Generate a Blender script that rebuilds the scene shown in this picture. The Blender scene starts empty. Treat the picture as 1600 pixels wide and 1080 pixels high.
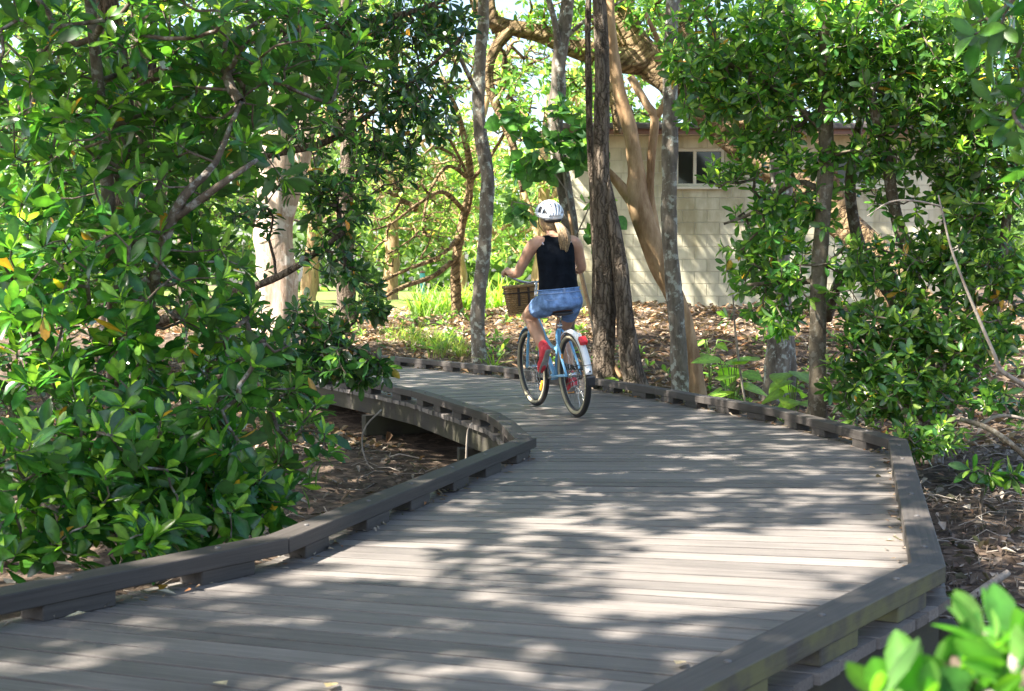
import bpy, bmesh, math, random
import numpy as np
from mathutils import Vector, Matrix

# ------------------------------------------------------------------ camera, sky, sun, exposure
scene = bpy.context.scene
COL = scene.collection
F_PX = 2100.0; CAM_H = 1.1; PITCH = math.atan(100 / 2100)
cam_d = bpy.data.cameras.new('camera'); cam = bpy.data.objects.new('camera', cam_d); COL.objects.link(cam)
cam_d.sensor_width = 36; cam_d.lens = 36 * F_PX / 1600; cam_d.clip_start = 0.05; cam_d.clip_end = 2000
cam.location = (0, 0, CAM_H); cam.rotation_euler = (math.pi / 2 - PITCH, 0, 0)
cam_d.dof.use_dof = True; cam_d.dof.focus_distance = 11.0; cam_d.dof.aperture_fstop = 7.0
scene.camera = cam

SUN = Vector((-0.60, -0.27, 0.78)).normalized()
world = bpy.data.worlds.new('World'); scene.world = world; world.use_nodes = True
wn = world.node_tree.nodes; wl = world.node_tree.links
sky = wn.new('ShaderNodeTexSky'); sky.sky_type = 'NISHITA'; sky.sun_disc = False
sky.sun_elevation = math.asin(SUN.z); sky.sun_rotation = math.atan2(SUN.x, SUN.y)
sky.dust_density = 2.5; sky.air_density = 1.0
wl.new(sky.outputs[0], wn['Background'].inputs[0]); wn['Background'].inputs[1].default_value = 0.088
sun_d = bpy.data.lights.new('sun', 'SUN'); sun_d.energy = 5.0; sun_d.angle = math.radians(0.55); sun_d.color = (1, 0.94, 0.84)
sun_o = bpy.data.objects.new('sun', sun_d); COL.objects.link(sun_o)
sun_o.rotation_euler = (-SUN).to_track_quat('-Z', 'Y').to_euler(); sun_o.location = (-20, 10, 30)
vs = scene.view_settings
vs.view_transform = 'Standard'; vs.look = 'None'; vs.gamma = 1; vs.use_curve_mapping = False; vs.exposure = 2.4
scene.cycles.max_bounces = 8; scene.cycles.diffuse_bounces = 4; scene.cycles.glossy_bounces = 3
scene.cycles.transmission_bounces = 5; scene.cycles.transparent_max_bounces = 6
scene.cycles.sample_clamp_indirect = 6; scene.cycles.use_denoising = True

# ------------------------------------------------------------------ calibration: photo position at a known distance -> place in the world
_fw = np.array([0, math.cos(PITCH), -math.sin(PITCH)]); _up = np.array([0, math.sin(PITCH), math.cos(PITCH)]); _C = np.array([0, 0, CAM_H])
def D(x, y, Y):
    r = _fw + (x - 800) / F_PX * np.array([1.0, 0, 0]) + (540 - y) / F_PX * _up
    return _C + r * (Y / r[1])
def proj(P):
    d = P - _C; c = d @ _fw
    return 800 + F_PX * d[..., 0] / c, 540 - F_PX * (d @ _up) / c, c
def sstep(a, b, x):
    t = np.clip((x - a) / (b - a), 0, 1); return t * t * (3 - 2 * t)
def ground_z(x, y):
    x = np.asarray(x, float); y = np.asarray(y, float)
    z = -0.45 + (0.80 + 0.35 * sstep(-2.5, 1.5, x)) * sstep(12.5, 22, y) + 0.15 * sstep(22, 32, y) * (1 - sstep(-2.5, 1.5, x))
    z = z + 0.035 * np.sin(x * 1.7 + 0.6 * y) * np.cos(y * 1.3 - 0.4 * x) + 0.02 * np.sin(3.1 * x + 1) * np.sin(2.7 * y)
    z = z + 0.12 * np.exp(-((x - 5.2) ** 2 / 1.6 + (y - 10.5) ** 2 / 2.0))
    return z

# ------------------------------------------------------------------ object helpers
def put(o, label=None, cat=None, group=None, kind=None):
    if label: o['label'] = label
    if cat: o['category'] = cat
    if group: o['group'] = group
    if kind: o['kind'] = kind
    return o
def empty(name, loc=(0, 0, 0), rot=None):
    o = bpy.data.objects.new(name, None); COL.objects.link(o); o.empty_display_size = 0.1
    o.location = loc
    if rot is not None: o.rotation_euler = rot
    return o
def make_mesh(name, V, faces, mat=None, smooth=True, tint=None):
    me = bpy.data.meshes.new(name)
    V = np.asarray(V, np.float32)
    me.vertices.add(len(V)); me.vertices.foreach_set('co', V.ravel())
    faces = [np.asarray(f, np.int32) for f in faces if len(f)]
    nl = sum(f.size for f in faces); nf = sum(len(f) for f in faces)
    me.loops.add(nl); me.polygons.add(nf)
    me.loops.foreach_set('vertex_index', np.concatenate([f.ravel() for f in faces]))
    st = []; o = 0
    for f in faces:
        st.append(o + np.arange(len(f)) * f.shape[1]); o += f.size
    me.polygons.foreach_set('loop_start', np.concatenate(st).astype(np.int32))
    me.update(calc_edges=True)
    me.polygons.foreach_set('use_smooth', np.full(nf, bool(smooth)))
    if tint is not None:
        a = me.attributes.new('tint', 'FLOAT_COLOR', 'POINT')
        t = np.ones((len(V), 4), np.float32); t[:, :3] = tint
        a.data.foreach_set('color', t.ravel())
    if mat: me.materials.append(mat)
    return me
def link(name, me, parent=None, loc=None):
    o = bpy.data.objects.new(name, me); COL.objects.link(o)
    if parent is not None: o.parent = parent
    if loc is not None: o.location = loc
    return o
class Geo:
    """collects shapes for one mesh"""
    def __init__(s): s.V = []; s.F = {}; s.n = 0
    def add(s, V, *faces):
        V = np.asarray(V, float).reshape(-1, 3); s.V.append(V)
        for f in faces:
            f = np.asarray(f, int)
            if f.size: s.F.setdefault(f.shape[1], []).append(f + s.n)
        s.n += len(V); return s
    def box(s, c, size, R=None):
        x, y, z = np.array(size) / 2
        V = np.array([(a * x, b * y, d * z) for a in (-1, 1) for b in (-1, 1) for d in (-1, 1)])
        if R is not None: V = V @ np.asarray(R).T
        return s.add(V + np.array(c), [(0, 1, 3, 2), (4, 6, 7, 5), (0, 4, 5, 1), (2, 3, 7, 6), (0, 2, 6, 4), (1, 5, 7, 3)])
    def tube(s, pts, rad, n=8, cap=True, sq=None):
        V, Q, T = tube(pts, rad, n, cap, sq); return s.add(V, Q, T)
    def ell(s, c, r, R=None, nu=16, nv=10):
        V = []
        for i in range(nv + 1):
            a = math.pi * i / nv
            for j in range(nu):
                b = 2 * math.pi * j / nu
                V.append((math.sin(a) * math.cos(b), math.sin(a) * math.sin(b), math.cos(a)))
        V = np.array(V) * np.array(r)
        if R is not None: V = V @ np.asarray(R).T
        Q = [(i * nu + j, (i + 1) * nu + j, (i + 1) * nu + (j + 1) % nu, i * nu + (j + 1) % nu) for i in range(nv) for j in range(nu)]
        return s.add(V + np.array(c), Q)
    def obj(s, name, mat, parent=None, smooth=True, bevel=0, bseg=2):
        me = make_mesh(name, np.concatenate(s.V), [np.concatenate(f) for f in s.F.values()], mat, smooth)
        o = link(name, me, parent)
        if bevel:
            b = o.modifiers.new('bevel', 'BEVEL'); b.width = bevel; b.segments = bseg; b.limit_method = 'ANGLE'; b.harden_normals = False
        return o
def tube(pts, rad, n=8, cap=True, sq=None, bump=None):
    P = np.asarray(pts, float); m = len(P); rad = np.broadcast_to(np.asarray(rad, float), (m,))
    T = np.gradient(P, axis=0); T /= np.linalg.norm(T, axis=1)[:, None] + 1e-9
    ref = np.array([0, 0, 1.0]) if abs(T[0][2]) < 0.9 else np.array([1.0, 0, 0])
    u = np.cross(T[0], ref); u /= np.linalg.norm(u); U = [u]
    for i in range(1, m):
        u = U[-1] - T[i] * (U[-1] @ T[i]); u /= np.linalg.norm(u) + 1e-9; U.append(u)
    U = np.array(U); W = np.cross(T, U)
    a = np.arange(n) * 2 * math.pi / n
    rr = rad[:, None] * np.ones(n)
    if bump is not None: rr = rr * bump(P, a)
    ca, sa = np.cos(a), np.sin(a)
    if sq is not None: sa = sa * sq
    V = P[:, None, :] + rr[:, :, None] * (ca[None, :, None] * U[:, None, :] + sa[None, :, None] * W[:, None, :])
    V = V.reshape(-1, 3)
    i = np.arange(m - 1)[:, None] * n; j = np.arange(n)[None, :]
    Q = np.stack([i + j, i + (j + 1) % n, i + n + (j + 1) % n, i + n + j], -1).reshape(-1, 4)
    Tr = np.zeros((0, 3), int)
    if cap:
        V = np.concatenate([V, P[:1], P[-1:]]); b0 = m * n; k = np.arange(n)
        Tr = np.concatenate([np.stack([np.full(n, b0), (k + 1) % n, k], -1), np.stack([np.full(n, b0 + 1), (m - 1) * n + k, (m - 1) * n + (k + 1) % n], -1)])
    return V, Q, Tr
def spline(pts, step):
    """Catmull-Rom through waypoints (any columns), resampled"""
    P = np.asarray(pts, float)
    if len(P) == 2: P = np.array([P[0], (P[0] + P[1]) / 2, P[1]])
    E = np.concatenate([[2 * P[0] - P[1]], P, [2 * P[-1] - P[-2]]]); out = []
    for i in range(1, len(E) - 2):
        a, b, c, d = E[i - 1:i + 3]; k = max(2, int(np.linalg.norm((c - b)[:3]) / step))
        for t in np.arange(k) / k:
            out.append(0.5 * (2 * b + (c - a) * t + (2 * a - 5 * b + 4 * c - d) * t * t + (3 * b - a - 3 * c + d) * t ** 3))
    out.append(P[-1]); return np.array(out)

# ------------------------------------------------------------------ materials
def new_mat(name):
    m = bpy.data.materials.new(name); m.use_nodes = True; nt = m.node_tree
    return m, nt.nodes, nt.links, nt.nodes['Principled BSDF']
def ramp(N, stops):
    r = N.new('ShaderNodeValToRGB'); e = r.color_ramp.elements
    while len(e) > 1: e.remove(e[-1])
    e[0].position = stops[0][0]; e[0].color = (*stops[0][1], 1)
    for p, c in stops[1:]:
        k = e.new(p); k.color = (*c, 1)
    return r
def noise(N, L, coord, scale, detail=5, rough=0.6, stretch=None):
    n = N.new('ShaderNodeTexNoise'); n.inputs['Scale'].default_value = scale; n.inputs['Detail'].default_value = detail; n.inputs['Roughness'].default_value = rough
    if stretch:
        mp = N.new('ShaderNodeMapping'); mp.inputs['Scale'].default_value = stretch; L.new(coord, mp.inputs[0]); coord = mp.outputs[0]
    L.new(coord, n.inputs['Vector']); return n
def plain(name, col, rough=0.5, metal=0.0, var=0.15, scale=30, bump=0.0, spec=0.5, coat=0):
    m, N, L, b = new_mat(name); tc = N.new('ShaderNodeTexCoord')
    n = noise(N, L, tc.outputs['Object'], scale)
    c = np.array(col); r = ramp(N, [(0.3, tuple(c * (1 - var))), (0.7, tuple(np.minimum(c * (1 + var), 1)))])
    L.new(n.outputs[0], r.inputs[0]); L.new(r.outputs[0], b.inputs['Base Color'])
    b.inputs['Roughness'].default_value = rough; b.inputs['Metallic'].default_value = metal; b.inputs['Specular IOR Level'].default_value = spec
    b.inputs['Coat Weight'].default_value = coat
    if bump:
        bp = N.new('ShaderNodeBump'); bp.inputs['Strength'].default_value = bump; bp.inputs['Distance'].default_value = 0.01
        L.new(n.outputs[0], bp.inputs['Height']); L.new(bp.outputs[0], b.inputs['Normal'])
    return m
def leaf_mat(name, trans=0.35, rough=0.33, boost=(1.5, 1.55, 0.7), spec=0.5):
    m, N, L, b = new_mat(name)
    at = N.new('ShaderNodeAttribute'); at.attribute_name = 'tint'
    oi = N.new('ShaderNodeObjectInfo'); hs = N.new('ShaderNodeHueSaturation'); mr = N.new('ShaderNodeMapRange')
    mr.inputs[3].default_value = 0.75; mr.inputs[4].default_value = 1.3
    L.new(oi.outputs['Random'], mr.inputs[0]); L.new(mr.outputs[0], hs.inputs['Value'])
    gp = N.new('ShaderNodeNewGeometry'); bn = noise(N, L, gp.outputs['Position'], 34, 3, 0.6); br = ramp(N, [(0.30, (0.62, 0.60, 0.5)), (0.5, (1, 1, 1)), (0.72, (1.3, 1.2, 1.0))]); L.new(bn.outputs[0], br.inputs[0])
    bm_ = N.new('ShaderNodeMix'); bm_.data_type = 'RGBA'; bm_.blend_type = 'MULTIPLY'; bm_.inputs[0].default_value = 0.8; L.new(at.outputs['Color'], bm_.inputs[6]); L.new(br.outputs[0], bm_.inputs[7]); L.new(bm_.outputs[2], hs.inputs['Color'])
    geo = N.new('ShaderNodeNewGeometry'); mx = N.new('ShaderNodeMix'); mx.data_type = 'RGBA'; mx.blend_type = 'MIX'
    und = N.new('ShaderNodeMix'); und.data_type = 'RGBA'; und.inputs[0].default_value = 0.45; L.new(hs.outputs[0], und.inputs[6]); und.inputs[7].default_value = (0.16, 0.22, 0.10, 1)
    L.new(geo.outputs['Backfacing'], mx.inputs[0]); L.new(hs.outputs[0], mx.inputs[6]); L.new(und.outputs[2], mx.inputs[7])
    L.new(mx.outputs[2], b.inputs['Base Color']); b.inputs['Roughness'].default_value = rough; b.inputs['Specular IOR Level'].default_value = spec
    tr = N.new('ShaderNodeBsdfTranslucent'); bo = N.new('ShaderNodeMix'); bo.data_type = 'RGBA'; bo.blend_type = 'MULTIPLY'; bo.inputs[0].default_value = 1
    L.new(hs.outputs[0], bo.inputs[6]); bo.inputs[7].default_value = (*[x * 2 for x in boost], 1); L.new(bo.outputs[2], tr.inputs[0])
    ms = N.new('ShaderNodeMixShader'); ms.inputs[0].default_value = trans
    L.new(b.outputs[0], ms.inputs[1]); L.new(tr.outputs[0], ms.inputs[2]); L.new(ms.outputs[0], N['Material Output'].inputs[0])
    return m
def bark_mat(name, c1, c2, lichen=None, fiss=14, stretch=(1, 1, 0.22), bump=0.8, lsc=9, rot=None, dist=0.03, crack=0):
    m, N, L, b = new_mat(name); tc = N.new('ShaderNodeTexCoord'); co = tc.outputs['Object']
    cr = co
    if rot:
        mr_ = N.new('ShaderNodeMapping'); mr_.inputs['Rotation'].default_value = rot; L.new(co, mr_.inputs[0]); cr = mr_.outputs[0]
    n1 = noise(N, L, cr, fiss, 8, 0.7, stretch); n2 = noise(N, L, co, 2.3, 4)
    r = ramp(N, [(0.32, c1), (0.62, c2), (0.85, tuple(np.minimum(np.array(c2) * 1.35, 0.8)))]); L.new(n1.outputs[0], r.inputs[0]); out = r.outputs[0]
    hgt = n1.outputs[0]
    if crack:
        wv = N.new('ShaderNodeMapping'); wv.inputs['Scale'].default_value = stretch; L.new(cr, wv.inputs[0]); wn_ = noise(N, L, cr, 7, 3); wa = N.new('ShaderNodeMix'); wa.data_type = 'VECTOR'; wa.inputs[0].default_value = 0.10; L.new(wv.outputs[0], wa.inputs[4]); L.new(wn_.outputs['Color'], wa.inputs[5])
        vc = N.new('ShaderNodeTexVoronoi'); vc.feature = 'DISTANCE_TO_EDGE'; vc.inputs['Scale'].default_value = crack; L.new(wa.outputs[1], vc.inputs['Vector'])
        rc_ = ramp(N, [(0.0, (0.38, 0.35, 0.32)), (0.10, (0.8, 0.79, 0.77)), (0.25, (1.05, 1.05, 1.05))]); L.new(vc.outputs['Distance'], rc_.inputs[0])
        mc = N.new('ShaderNodeMix'); mc.data_type = 'RGBA'; mc.blend_type = 'MULTIPLY'; mc.inputs[0].default_value = 1; L.new(out, mc.inputs[6]); L.new(rc_.outputs[0], mc.inputs[7]); out = mc.outputs[2]
        ah = N.new('ShaderNodeMath'); ah.operation = 'MULTIPLY'; L.new(rc_.outputs[0], ah.inputs[0]); L.new(n1.outputs[0], ah.inputs[1]); hgt = ah.outputs[0]
    mu = N.new('ShaderNodeMix'); mu.data_type = 'RGBA'; mu.blend_type = 'MULTIPLY'; mu.inputs[0].default_value = 0.55
    r2 = ramp(N, [(0.3, (0.55, 0.5, 0.45)), (0.7, (1.1, 1.1, 1.1))]); L.new(n2.outputs[0], r2.inputs[0])
    L.new(out, mu.inputs[6]); L.new(r2.outputs[0], mu.inputs[7]); out = mu.outputs[2]
    if lichen:
        n3 = noise(N, L, co, lsc, 5, 0.65); rl = ramp(N, [(0.53, (0, 0, 0)), (0.60, (1, 1, 1))]); L.new(n3.outputs[0], rl.inputs[0])
        ml = N.new('ShaderNodeMix'); ml.data_type = 'RGBA'; L.new(rl.outputs[0], ml.inputs[0]); L.new(out, ml.inputs[6]); ml.inputs[7].default_value = (*lichen, 1); out = ml.outputs[2]
    L.new(out, b.inputs['Base Color']); b.inputs['Roughness'].default_value = 0.85; b.inputs['Specular IOR Level'].default_value = 0.25
    bp = N.new('ShaderNodeBump'); bp.inputs['Strength'].default_value = bump; bp.inputs['Distance'].default_value = dist
    L.new(hgt, bp.inputs['Height']); L.new(bp.outputs[0], b.inputs['Normal'])
    return m
def wood_mat(name, c1, c2, rough=0.6, bump=0.35, moss=None):
    """weathered timber; grain runs along local X of each piece (long direction) by object coordinates"""
    m, N, L, b = new_mat(name); tc = N.new('ShaderNodeTexCoord'); oi = N.new('ShaderNodeObjectInfo')
    ad = N.new('ShaderNodeVectorMath'); ad.operation = 'ADD'; sc = N.new('ShaderNodeVectorMath'); sc.operation = 'SCALE'; sc.inputs[3].default_value = 37.0
    cb = N.new('ShaderNodeCombineXYZ'); L.new(oi.outputs['Random'], cb.inputs[0]); L.new(oi.outputs['Random'], cb.inputs[1]); L.new(cb.outputs[0], sc.inputs[0])
    L.new(tc.outputs['Object'], ad.inputs[0]); L.new(sc.outputs[0], ad.inputs[1]); co = ad.outputs[0]
    g = noise(N, L, co, 9, 9, 0.72, (0.22, 9, 9)); p = noise(N, L, co, 1.8, 5, 0.6)
    r = ramp(N, [(0.28, c1), (0.72, c2)]); L.new(g.outputs[0], r.inputs[0])
    r2 = ramp(N, [(0.25, (0.72, 0.72, 0.74)), (0.75, (1.12, 1.1, 1.08))]); L.new(p.outputs[0], r2.inputs[0])
    mu = N.new('ShaderNodeMix'); mu.data_type = 'RGBA'; mu.blend_type = 'MULTIPLY'; mu.inputs[0].default_value = 1; L.new(r.outputs[0], mu.inputs[6]); L.new(r2.outputs[0], mu.inputs[7])
    hs = N.new('ShaderNodeHueSaturation'); mr = N.new('ShaderNodeMapRange'); mr.inputs[3].default_value = 0.8; mr.inputs[4].default_value = 1.14
    L.new(oi.outputs['Random'], mr.inputs[0]); L.new(mr.outputs[0], hs.inputs['Value']); L.new(mu.outputs[2], hs.inputs['Color']); out = hs.outputs[0]
    if moss:
        n3 = noise(N, L, co, 5, 5, 0.6); rl = ramp(N, [(0.38, (0, 0, 0)), (0.58, (0.85, 0.85, 0.85))]); L.new(n3.outputs[0], rl.inputs[0])
        ge = N.new('ShaderNodeNewGeometry'); sx = N.new('ShaderNodeSeparateXYZ'); L.new(ge.outputs['True Normal'], sx.inputs[0]); ab = N.new('ShaderNodeMath'); ab.operation = 'ABSOLUTE'; L.new(sx.outputs[2], ab.inputs[0]); iv = N.new('ShaderNodeMath'); iv.operation = 'SUBTRACT'; iv.inputs[0].default_value = 1.0; L.new(ab.outputs[0], iv.inputs[1])
        mm = N.new('ShaderNodeMath'); mm.operation = 'MULTIPLY'; L.new(iv.outputs[0], mm.inputs[0]); L.new(rl.outputs[0], mm.inputs[1])
        ml = N.new('ShaderNodeMix'); ml.data_type = 'RGBA'; L.new(mm.outputs[0], ml.inputs[0]); L.new(out, ml.inputs[6]); ml.inputs[7].default_value = (*moss, 1); out = ml.outputs[2]
    L.new(out, b.inputs['Base Color']); b.inputs['Specular IOR Level'].default_value = 0.4
    rr = N.new('ShaderNodeMapRange'); rr.inputs[3].default_value = rough - 0.12; rr.inputs[4].default_value = rough + 0.15; L.new(p.outputs[0], rr.inputs[0]); L.new(rr.outputs[0], b.inputs['Roughness'])
    bp = N.new('ShaderNodeBump'); bp.inputs['Strength'].default_value = bump; bp.inputs['Distance'].default_value = 0.004
    L.new(g.outputs[0], bp.inputs['Height']); L.new(bp.outputs[0], b.inputs['Normal'])
    return m

M_DECK = wood_mat('deck_timber', (0.092, 0.082, 0.074), (0.25, 0.226, 0.205), 0.5, 0.6)
M_KERB = wood_mat('kerb_timber', (0.036, 0.031, 0.027), (0.082, 0.071, 0.063), 0.6, 0.5)
M_KERB_M = wood_mat('mossy_timber', (0.05, 0.045, 0.039), (0.10, 0.09, 0.078), 0.7, 0.5, moss=(0.15, 0.145, 0.06))
M_BEAM = wood_mat('beam_timber', (0.028, 0.025, 0.021), (0.06, 0.052, 0.043), 0.8, 0.5, moss=(0.055, 0.052, 0.03))
M_LEAF = leaf_mat('mangrove_leaf', 0.34, 0.23, spec=0.6)
M_LEAF_SOFT = leaf_mat('soft_leaf', 0.45, 0.45, (1.6, 1.6, 0.7))
M_LEAF_ROUND = leaf_mat('round_leaf', 0.4, 0.5, spec=0.35)
M_LITTER = leaf_mat('litter_leaf', 0.12, 0.7, (1, 0.9, 0.7), 0.25)
M_BARK_GREY = bark_mat('lichen_bark', (0.085, 0.07, 0.055), (0.27, 0.235, 0.19), (0.42, 0.43, 0.37), 16, (1, 1, 0.3), 0.8, 11)
M_BARK_BROWN = bark_mat('fissured_bark', (0.06, 0.045, 0.032), (0.29, 0.235, 0.18), None, 20, (1, 1, 0.16), 1.0, dist=0.04, crack=24)
M_BARK_ORANGE = bark_mat('orange_bark', (0.24, 0.135, 0.065), (0.54, 0.37, 0.21), None, 9, (1, 1, 0.25), 0.6)
M_BARK_FIG = bark_mat('leaning_bark', (0.075, 0.045, 0.024), (0.46, 0.33, 0.18), None, 13, (0.14, 1, 1), 1.0, rot=(0, math.radians(40), 0), dist=0.08, crack=11)
M_BARK_PALE = bark_mat('paper_bark', (0.30, 0.19, 0.13), (0.62, 0.50, 0.40), (0.68, 0.60, 0.52), 12, (1, 1, 0.12), 0.6, 3)
M_BARK_OLIVE = bark_mat('smooth_bark', (0.075, 0.06, 0.042), (0.155, 0.13, 0.092), (0.2, 0.18, 0.14), 18, (1, 1, 0.5), 0.5, 16)
M_BARK_MANG = bark_mat('mangrove_bark', (0.075, 0.055, 0.04), (0.22, 0.175, 0.135), (0.30, 0.28, 0.25), 20, (1, 1, 0.5), 0.7, 20)
M_BARK_DEAD = bark_mat('dead_wood', (0.22, 0.18, 0.14), (0.42, 0.37, 0.31), None, 22, (1, 1, 0.3), 0.5)

# ------------------------------------------------------------------ leaves
def leaf_template(rows, W=0.195, fold=0.22, droop=0.16, power=1.25, pet=0.10):
    """unit leaf along +Y, upper face +Z, obovate blade with a fold along the midrib; returns verts, quads, tris"""
    V = [(0, 0, 0)]; ts = list(rows)
    for t in ts:
        s = (t - pet) / (1 - pet); w = W * max(math.sin(math.pi * s ** power), 0.05) ** 0.75
        z = -droop * t * t
        V += [(-w, t, z + fold * w), (0, t, z), (w, t, z + fold * w)]
    V.append((0, 1, -droop)); n = len(ts); Q = []; T = [(0, 2, 1), (0, 3, 2)]
    for i in range(n - 1):
        a = 1 + 3 * i; b = a + 3; Q += [(a, a + 1, b + 1, b), (a + 1, a + 2, b + 2, b + 1)]
    a = 1 + 3 * (n - 1); e = len(V) - 1; T += [(a, a + 1, e), (a + 1, a + 2, e)]
    return np.array(V), np.array(Q, int).reshape(-1, 4), np.array(T, int)
LEAF_HI = leaf_template((0.16, 0.34, 0.55, 0.76, 0.92))
LEAF_MID = leaf_template((0.2, 0.52, 0.84))
LEAF_LO = leaf_template((0.55,), W=0.23)
LEAF_ROUND = None
def round_template():
    V = [(0, 0, 0)]; pr = [(0.06, 0.30), (0.2, 0.47), (0.42, 0.52), (0.65, 0.42), (0.86, 0.2)]
    for t, w in pr:
        z = -0.14 * t * t; V += [(-w, t - 0.05 * w, z - 0.04 + 0.1 * w), (0, t, z), (w, t - 0.05 * w, z - 0.04 + 0.1 * w)]
    V.append((0, 1.02, -0.2)); Q = []; T = [(0, 2, 1), (0, 3, 2)]
    for i in range(4):
        a = 1 + 3 * i; b = a + 3; Q += [(a, a + 1, b + 1, b), (a + 1, a + 2, b + 2, b + 1)]
    e = len(V) - 1; T += [(13, 14, e), (14, 15, e)]
    return np.array(V), np.array(Q), np.array(T)
LEAF_ROUND = round_template()
def rib_shade(V):
    """paler midrib and tip of the blade itself"""
    return np.where(np.abs(V[:, 0]) < 1e-6, 1.28, 0.86)[:, None] * np.ones((1, 3))
def place(tmpl, pos, d, n, length, wid, tint):
    V, Q, T = tmpl; m = len(V); k = len(pos)
    x = np.cross(d, n); cu = np.random.default_rng(k).uniform(-0.3, 2.3, (k, 1, 1)); tw = np.random.default_rng(k + 1).normal(0, 0.35, (k, 1, 1))
    tz = V[None, :, 2, None] * cu + V[None, :, 0, None] * V[None, :, 1, None] * tw
    P = pos[:, None, :] + length[:, None, None] * (V[None, :, 0, None] * wid[:, None, None] * x[:, None, :] + V[None, :, 1, None] * d[:, None, :] + tz * n[:, None, :])
    off = (np.arange(k) * m)[:, None, None]
    return P.reshape(-1, 3), (Q[None] + off).reshape(-1, 4), (T[None] + off).reshape(-1, 3), (np.asarray(tint)[:, None, :] * rib_shade(V)[None]).reshape(-1, 3)
def norm(a): return a / (np.linalg.norm(a, axis=-1, keepdims=True) + 1e-9)
PAL_MANG = dict(young=(0.23, 0.37, 0.04), mid=(0.056, 0.158, 0.018), dark=(0.018, 0.075, 0.017), old=(0.5, 0.26, 0.03), pold=0.006)
PAL_RIGHT = dict(young=(0.30, 0.42, 0.07), mid=(0.085, 0.19, 0.03), dark=(0.028, 0.088, 0.022), old=(0.5, 0.28, 0.05), pold=0.01)
PAL_DARK = dict(young=(0.13, 0.25, 0.045), mid=(0.042, 0.125, 0.026), dark=(0.02, 0.072, 0.024), old=(0.5, 0.24, 0.04), pold=0.012)
PAL_LIGHT = dict(young=(0.25, 0.36, 0.07), mid=(0.10, 0.20, 0.045), dark=(0.045, 0.115, 0.03), old=(0.5, 0.3, 0.05), pold=0.01)
PAL_FAR = dict(young=(0.30, 0.38, 0.10), mid=(0.16, 0.25, 0.06), dark=(0.07, 0.14, 0.04), old=(0.4, 0.3, 0.1), pold=0.02)
def whorls(ends, dirs, rng, L=(0.11, 0.16), nl=(7, 11), pal=PAL_MANG, wid=(0.85, 1.15), droop=0.3, spread=1.0):
    cnt = rng.integers(nl[0], nl[1] + 1, len(ends)); e = np.repeat(np.arange(len(ends)), cnt)
    j = np.concatenate([np.arange(c) for c in cnt]); fr = (j + 0.5) / cnt[e]
    d0 = norm(dirs)[e]; ref = np.where(np.abs(d0[:, 2:3]) < 0.9, np.array([[0, 0, 1.0]]), np.array([[1.0, 0, 0]]))
    u = norm(np.cross(d0, ref)); v = np.cross(d0, u)
    az = j * 2.4 + rng.uniform(0, 6.28, len(ends))[e] + rng.normal(0, 0.25, len(e)); po = (0.38 + 0.88 * fr + rng.normal(0, 0.13, len(e))) * spread
    d = np.cos(po)[:, None] * d0 + np.sin(po)[:, None] * (np.cos(az)[:, None] * u + np.sin(az)[:, None] * v)
    d[:, 2] -= droop * fr * rng.uniform(0.3, 1.3, len(e)); d = norm(d)
    n = d0 + np.array([0, 0, 0.35]) + rng.normal(0, 0.22, d.shape); n = norm(n - d * np.sum(n * d, 1)[:, None])
    ln = rng.uniform(L[0], L[1], len(e)) * (0.5 + 0.5 * np.minimum(1, fr * 2.2))
    pos = ends[e] - d0 * (0.05 * fr * rng.uniform(0.3, 1.6, len(e)))[:, None]
    vig = rng.uniform(0, 1, len(ends))[e]
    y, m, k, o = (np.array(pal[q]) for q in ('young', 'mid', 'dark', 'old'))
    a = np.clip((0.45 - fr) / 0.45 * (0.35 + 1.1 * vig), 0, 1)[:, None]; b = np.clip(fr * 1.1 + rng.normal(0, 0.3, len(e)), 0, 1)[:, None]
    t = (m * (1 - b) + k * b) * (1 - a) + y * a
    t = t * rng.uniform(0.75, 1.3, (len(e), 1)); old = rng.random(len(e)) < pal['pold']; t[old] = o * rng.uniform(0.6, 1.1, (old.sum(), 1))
    return dict(pos=pos, d=d, n=n, len=ln, wid=rng.uniform(wid[0], wid[1], len(e)), tint=t)

# ------------------------------------------------------------------ trees
def sample_blobs(blobs, rng):
    out = []
    for (c, r, k) in blobs:
        q = norm(rng.normal(size=(k, 3))) * (rng.random((k, 1)) ** 0.42)
        out.append(np.asarray(c) + q * np.asarray(r))
    return np.concatenate(out)
def grow(init, init_r, att, rng, step=0.22, wander=0.10):
    """joins every attractor to the nearest bit of skeleton by a curved shoot; returns nodes, parents"""
    cap = len(init) + 6000 + len(att) * 12
    N = np.zeros((cap, 3)); n = len(init); N[:n] = init; par = list(range(-1, n - 1)); tips = []; gen = np.zeros(cap)
    dist = np.min(np.linalg.norm(att[:, None] - init[None], axis=2), axis=1)
    for k in np.argsort(dist):
        a = att[k]; dd = np.linalg.norm(N[:n] - a, axis=1) * (1 + 0.05 * gen[:n]) + 0.25 * np.maximum(0, N[:n, 2] - a[2] - 0.1)
        p = int(np.argmin(dd)); s = N[p]; ln = np.linalg.norm(a - s); q = max(2, int(ln / step) + 1)
        mid = (s + a) / 2 + rng.normal(0, wander, 3) * ln - np.array([0, 0, 0.10 * ln])
        for i in range(1, q + 1):
            t = i / q; N[n] = (1 - t) ** 2 * s + 2 * t * (1 - t) * mid + t * t * a + (rng.normal(0, 0.012, 3) if i < q else 0)
            par.append(p); gen[n] = gen[p] + 0.3 + (1 if i == 1 else 0); p = n; n += 1
        tips.append(p)
    return N[:n], np.array(par), np.array(tips)
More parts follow.
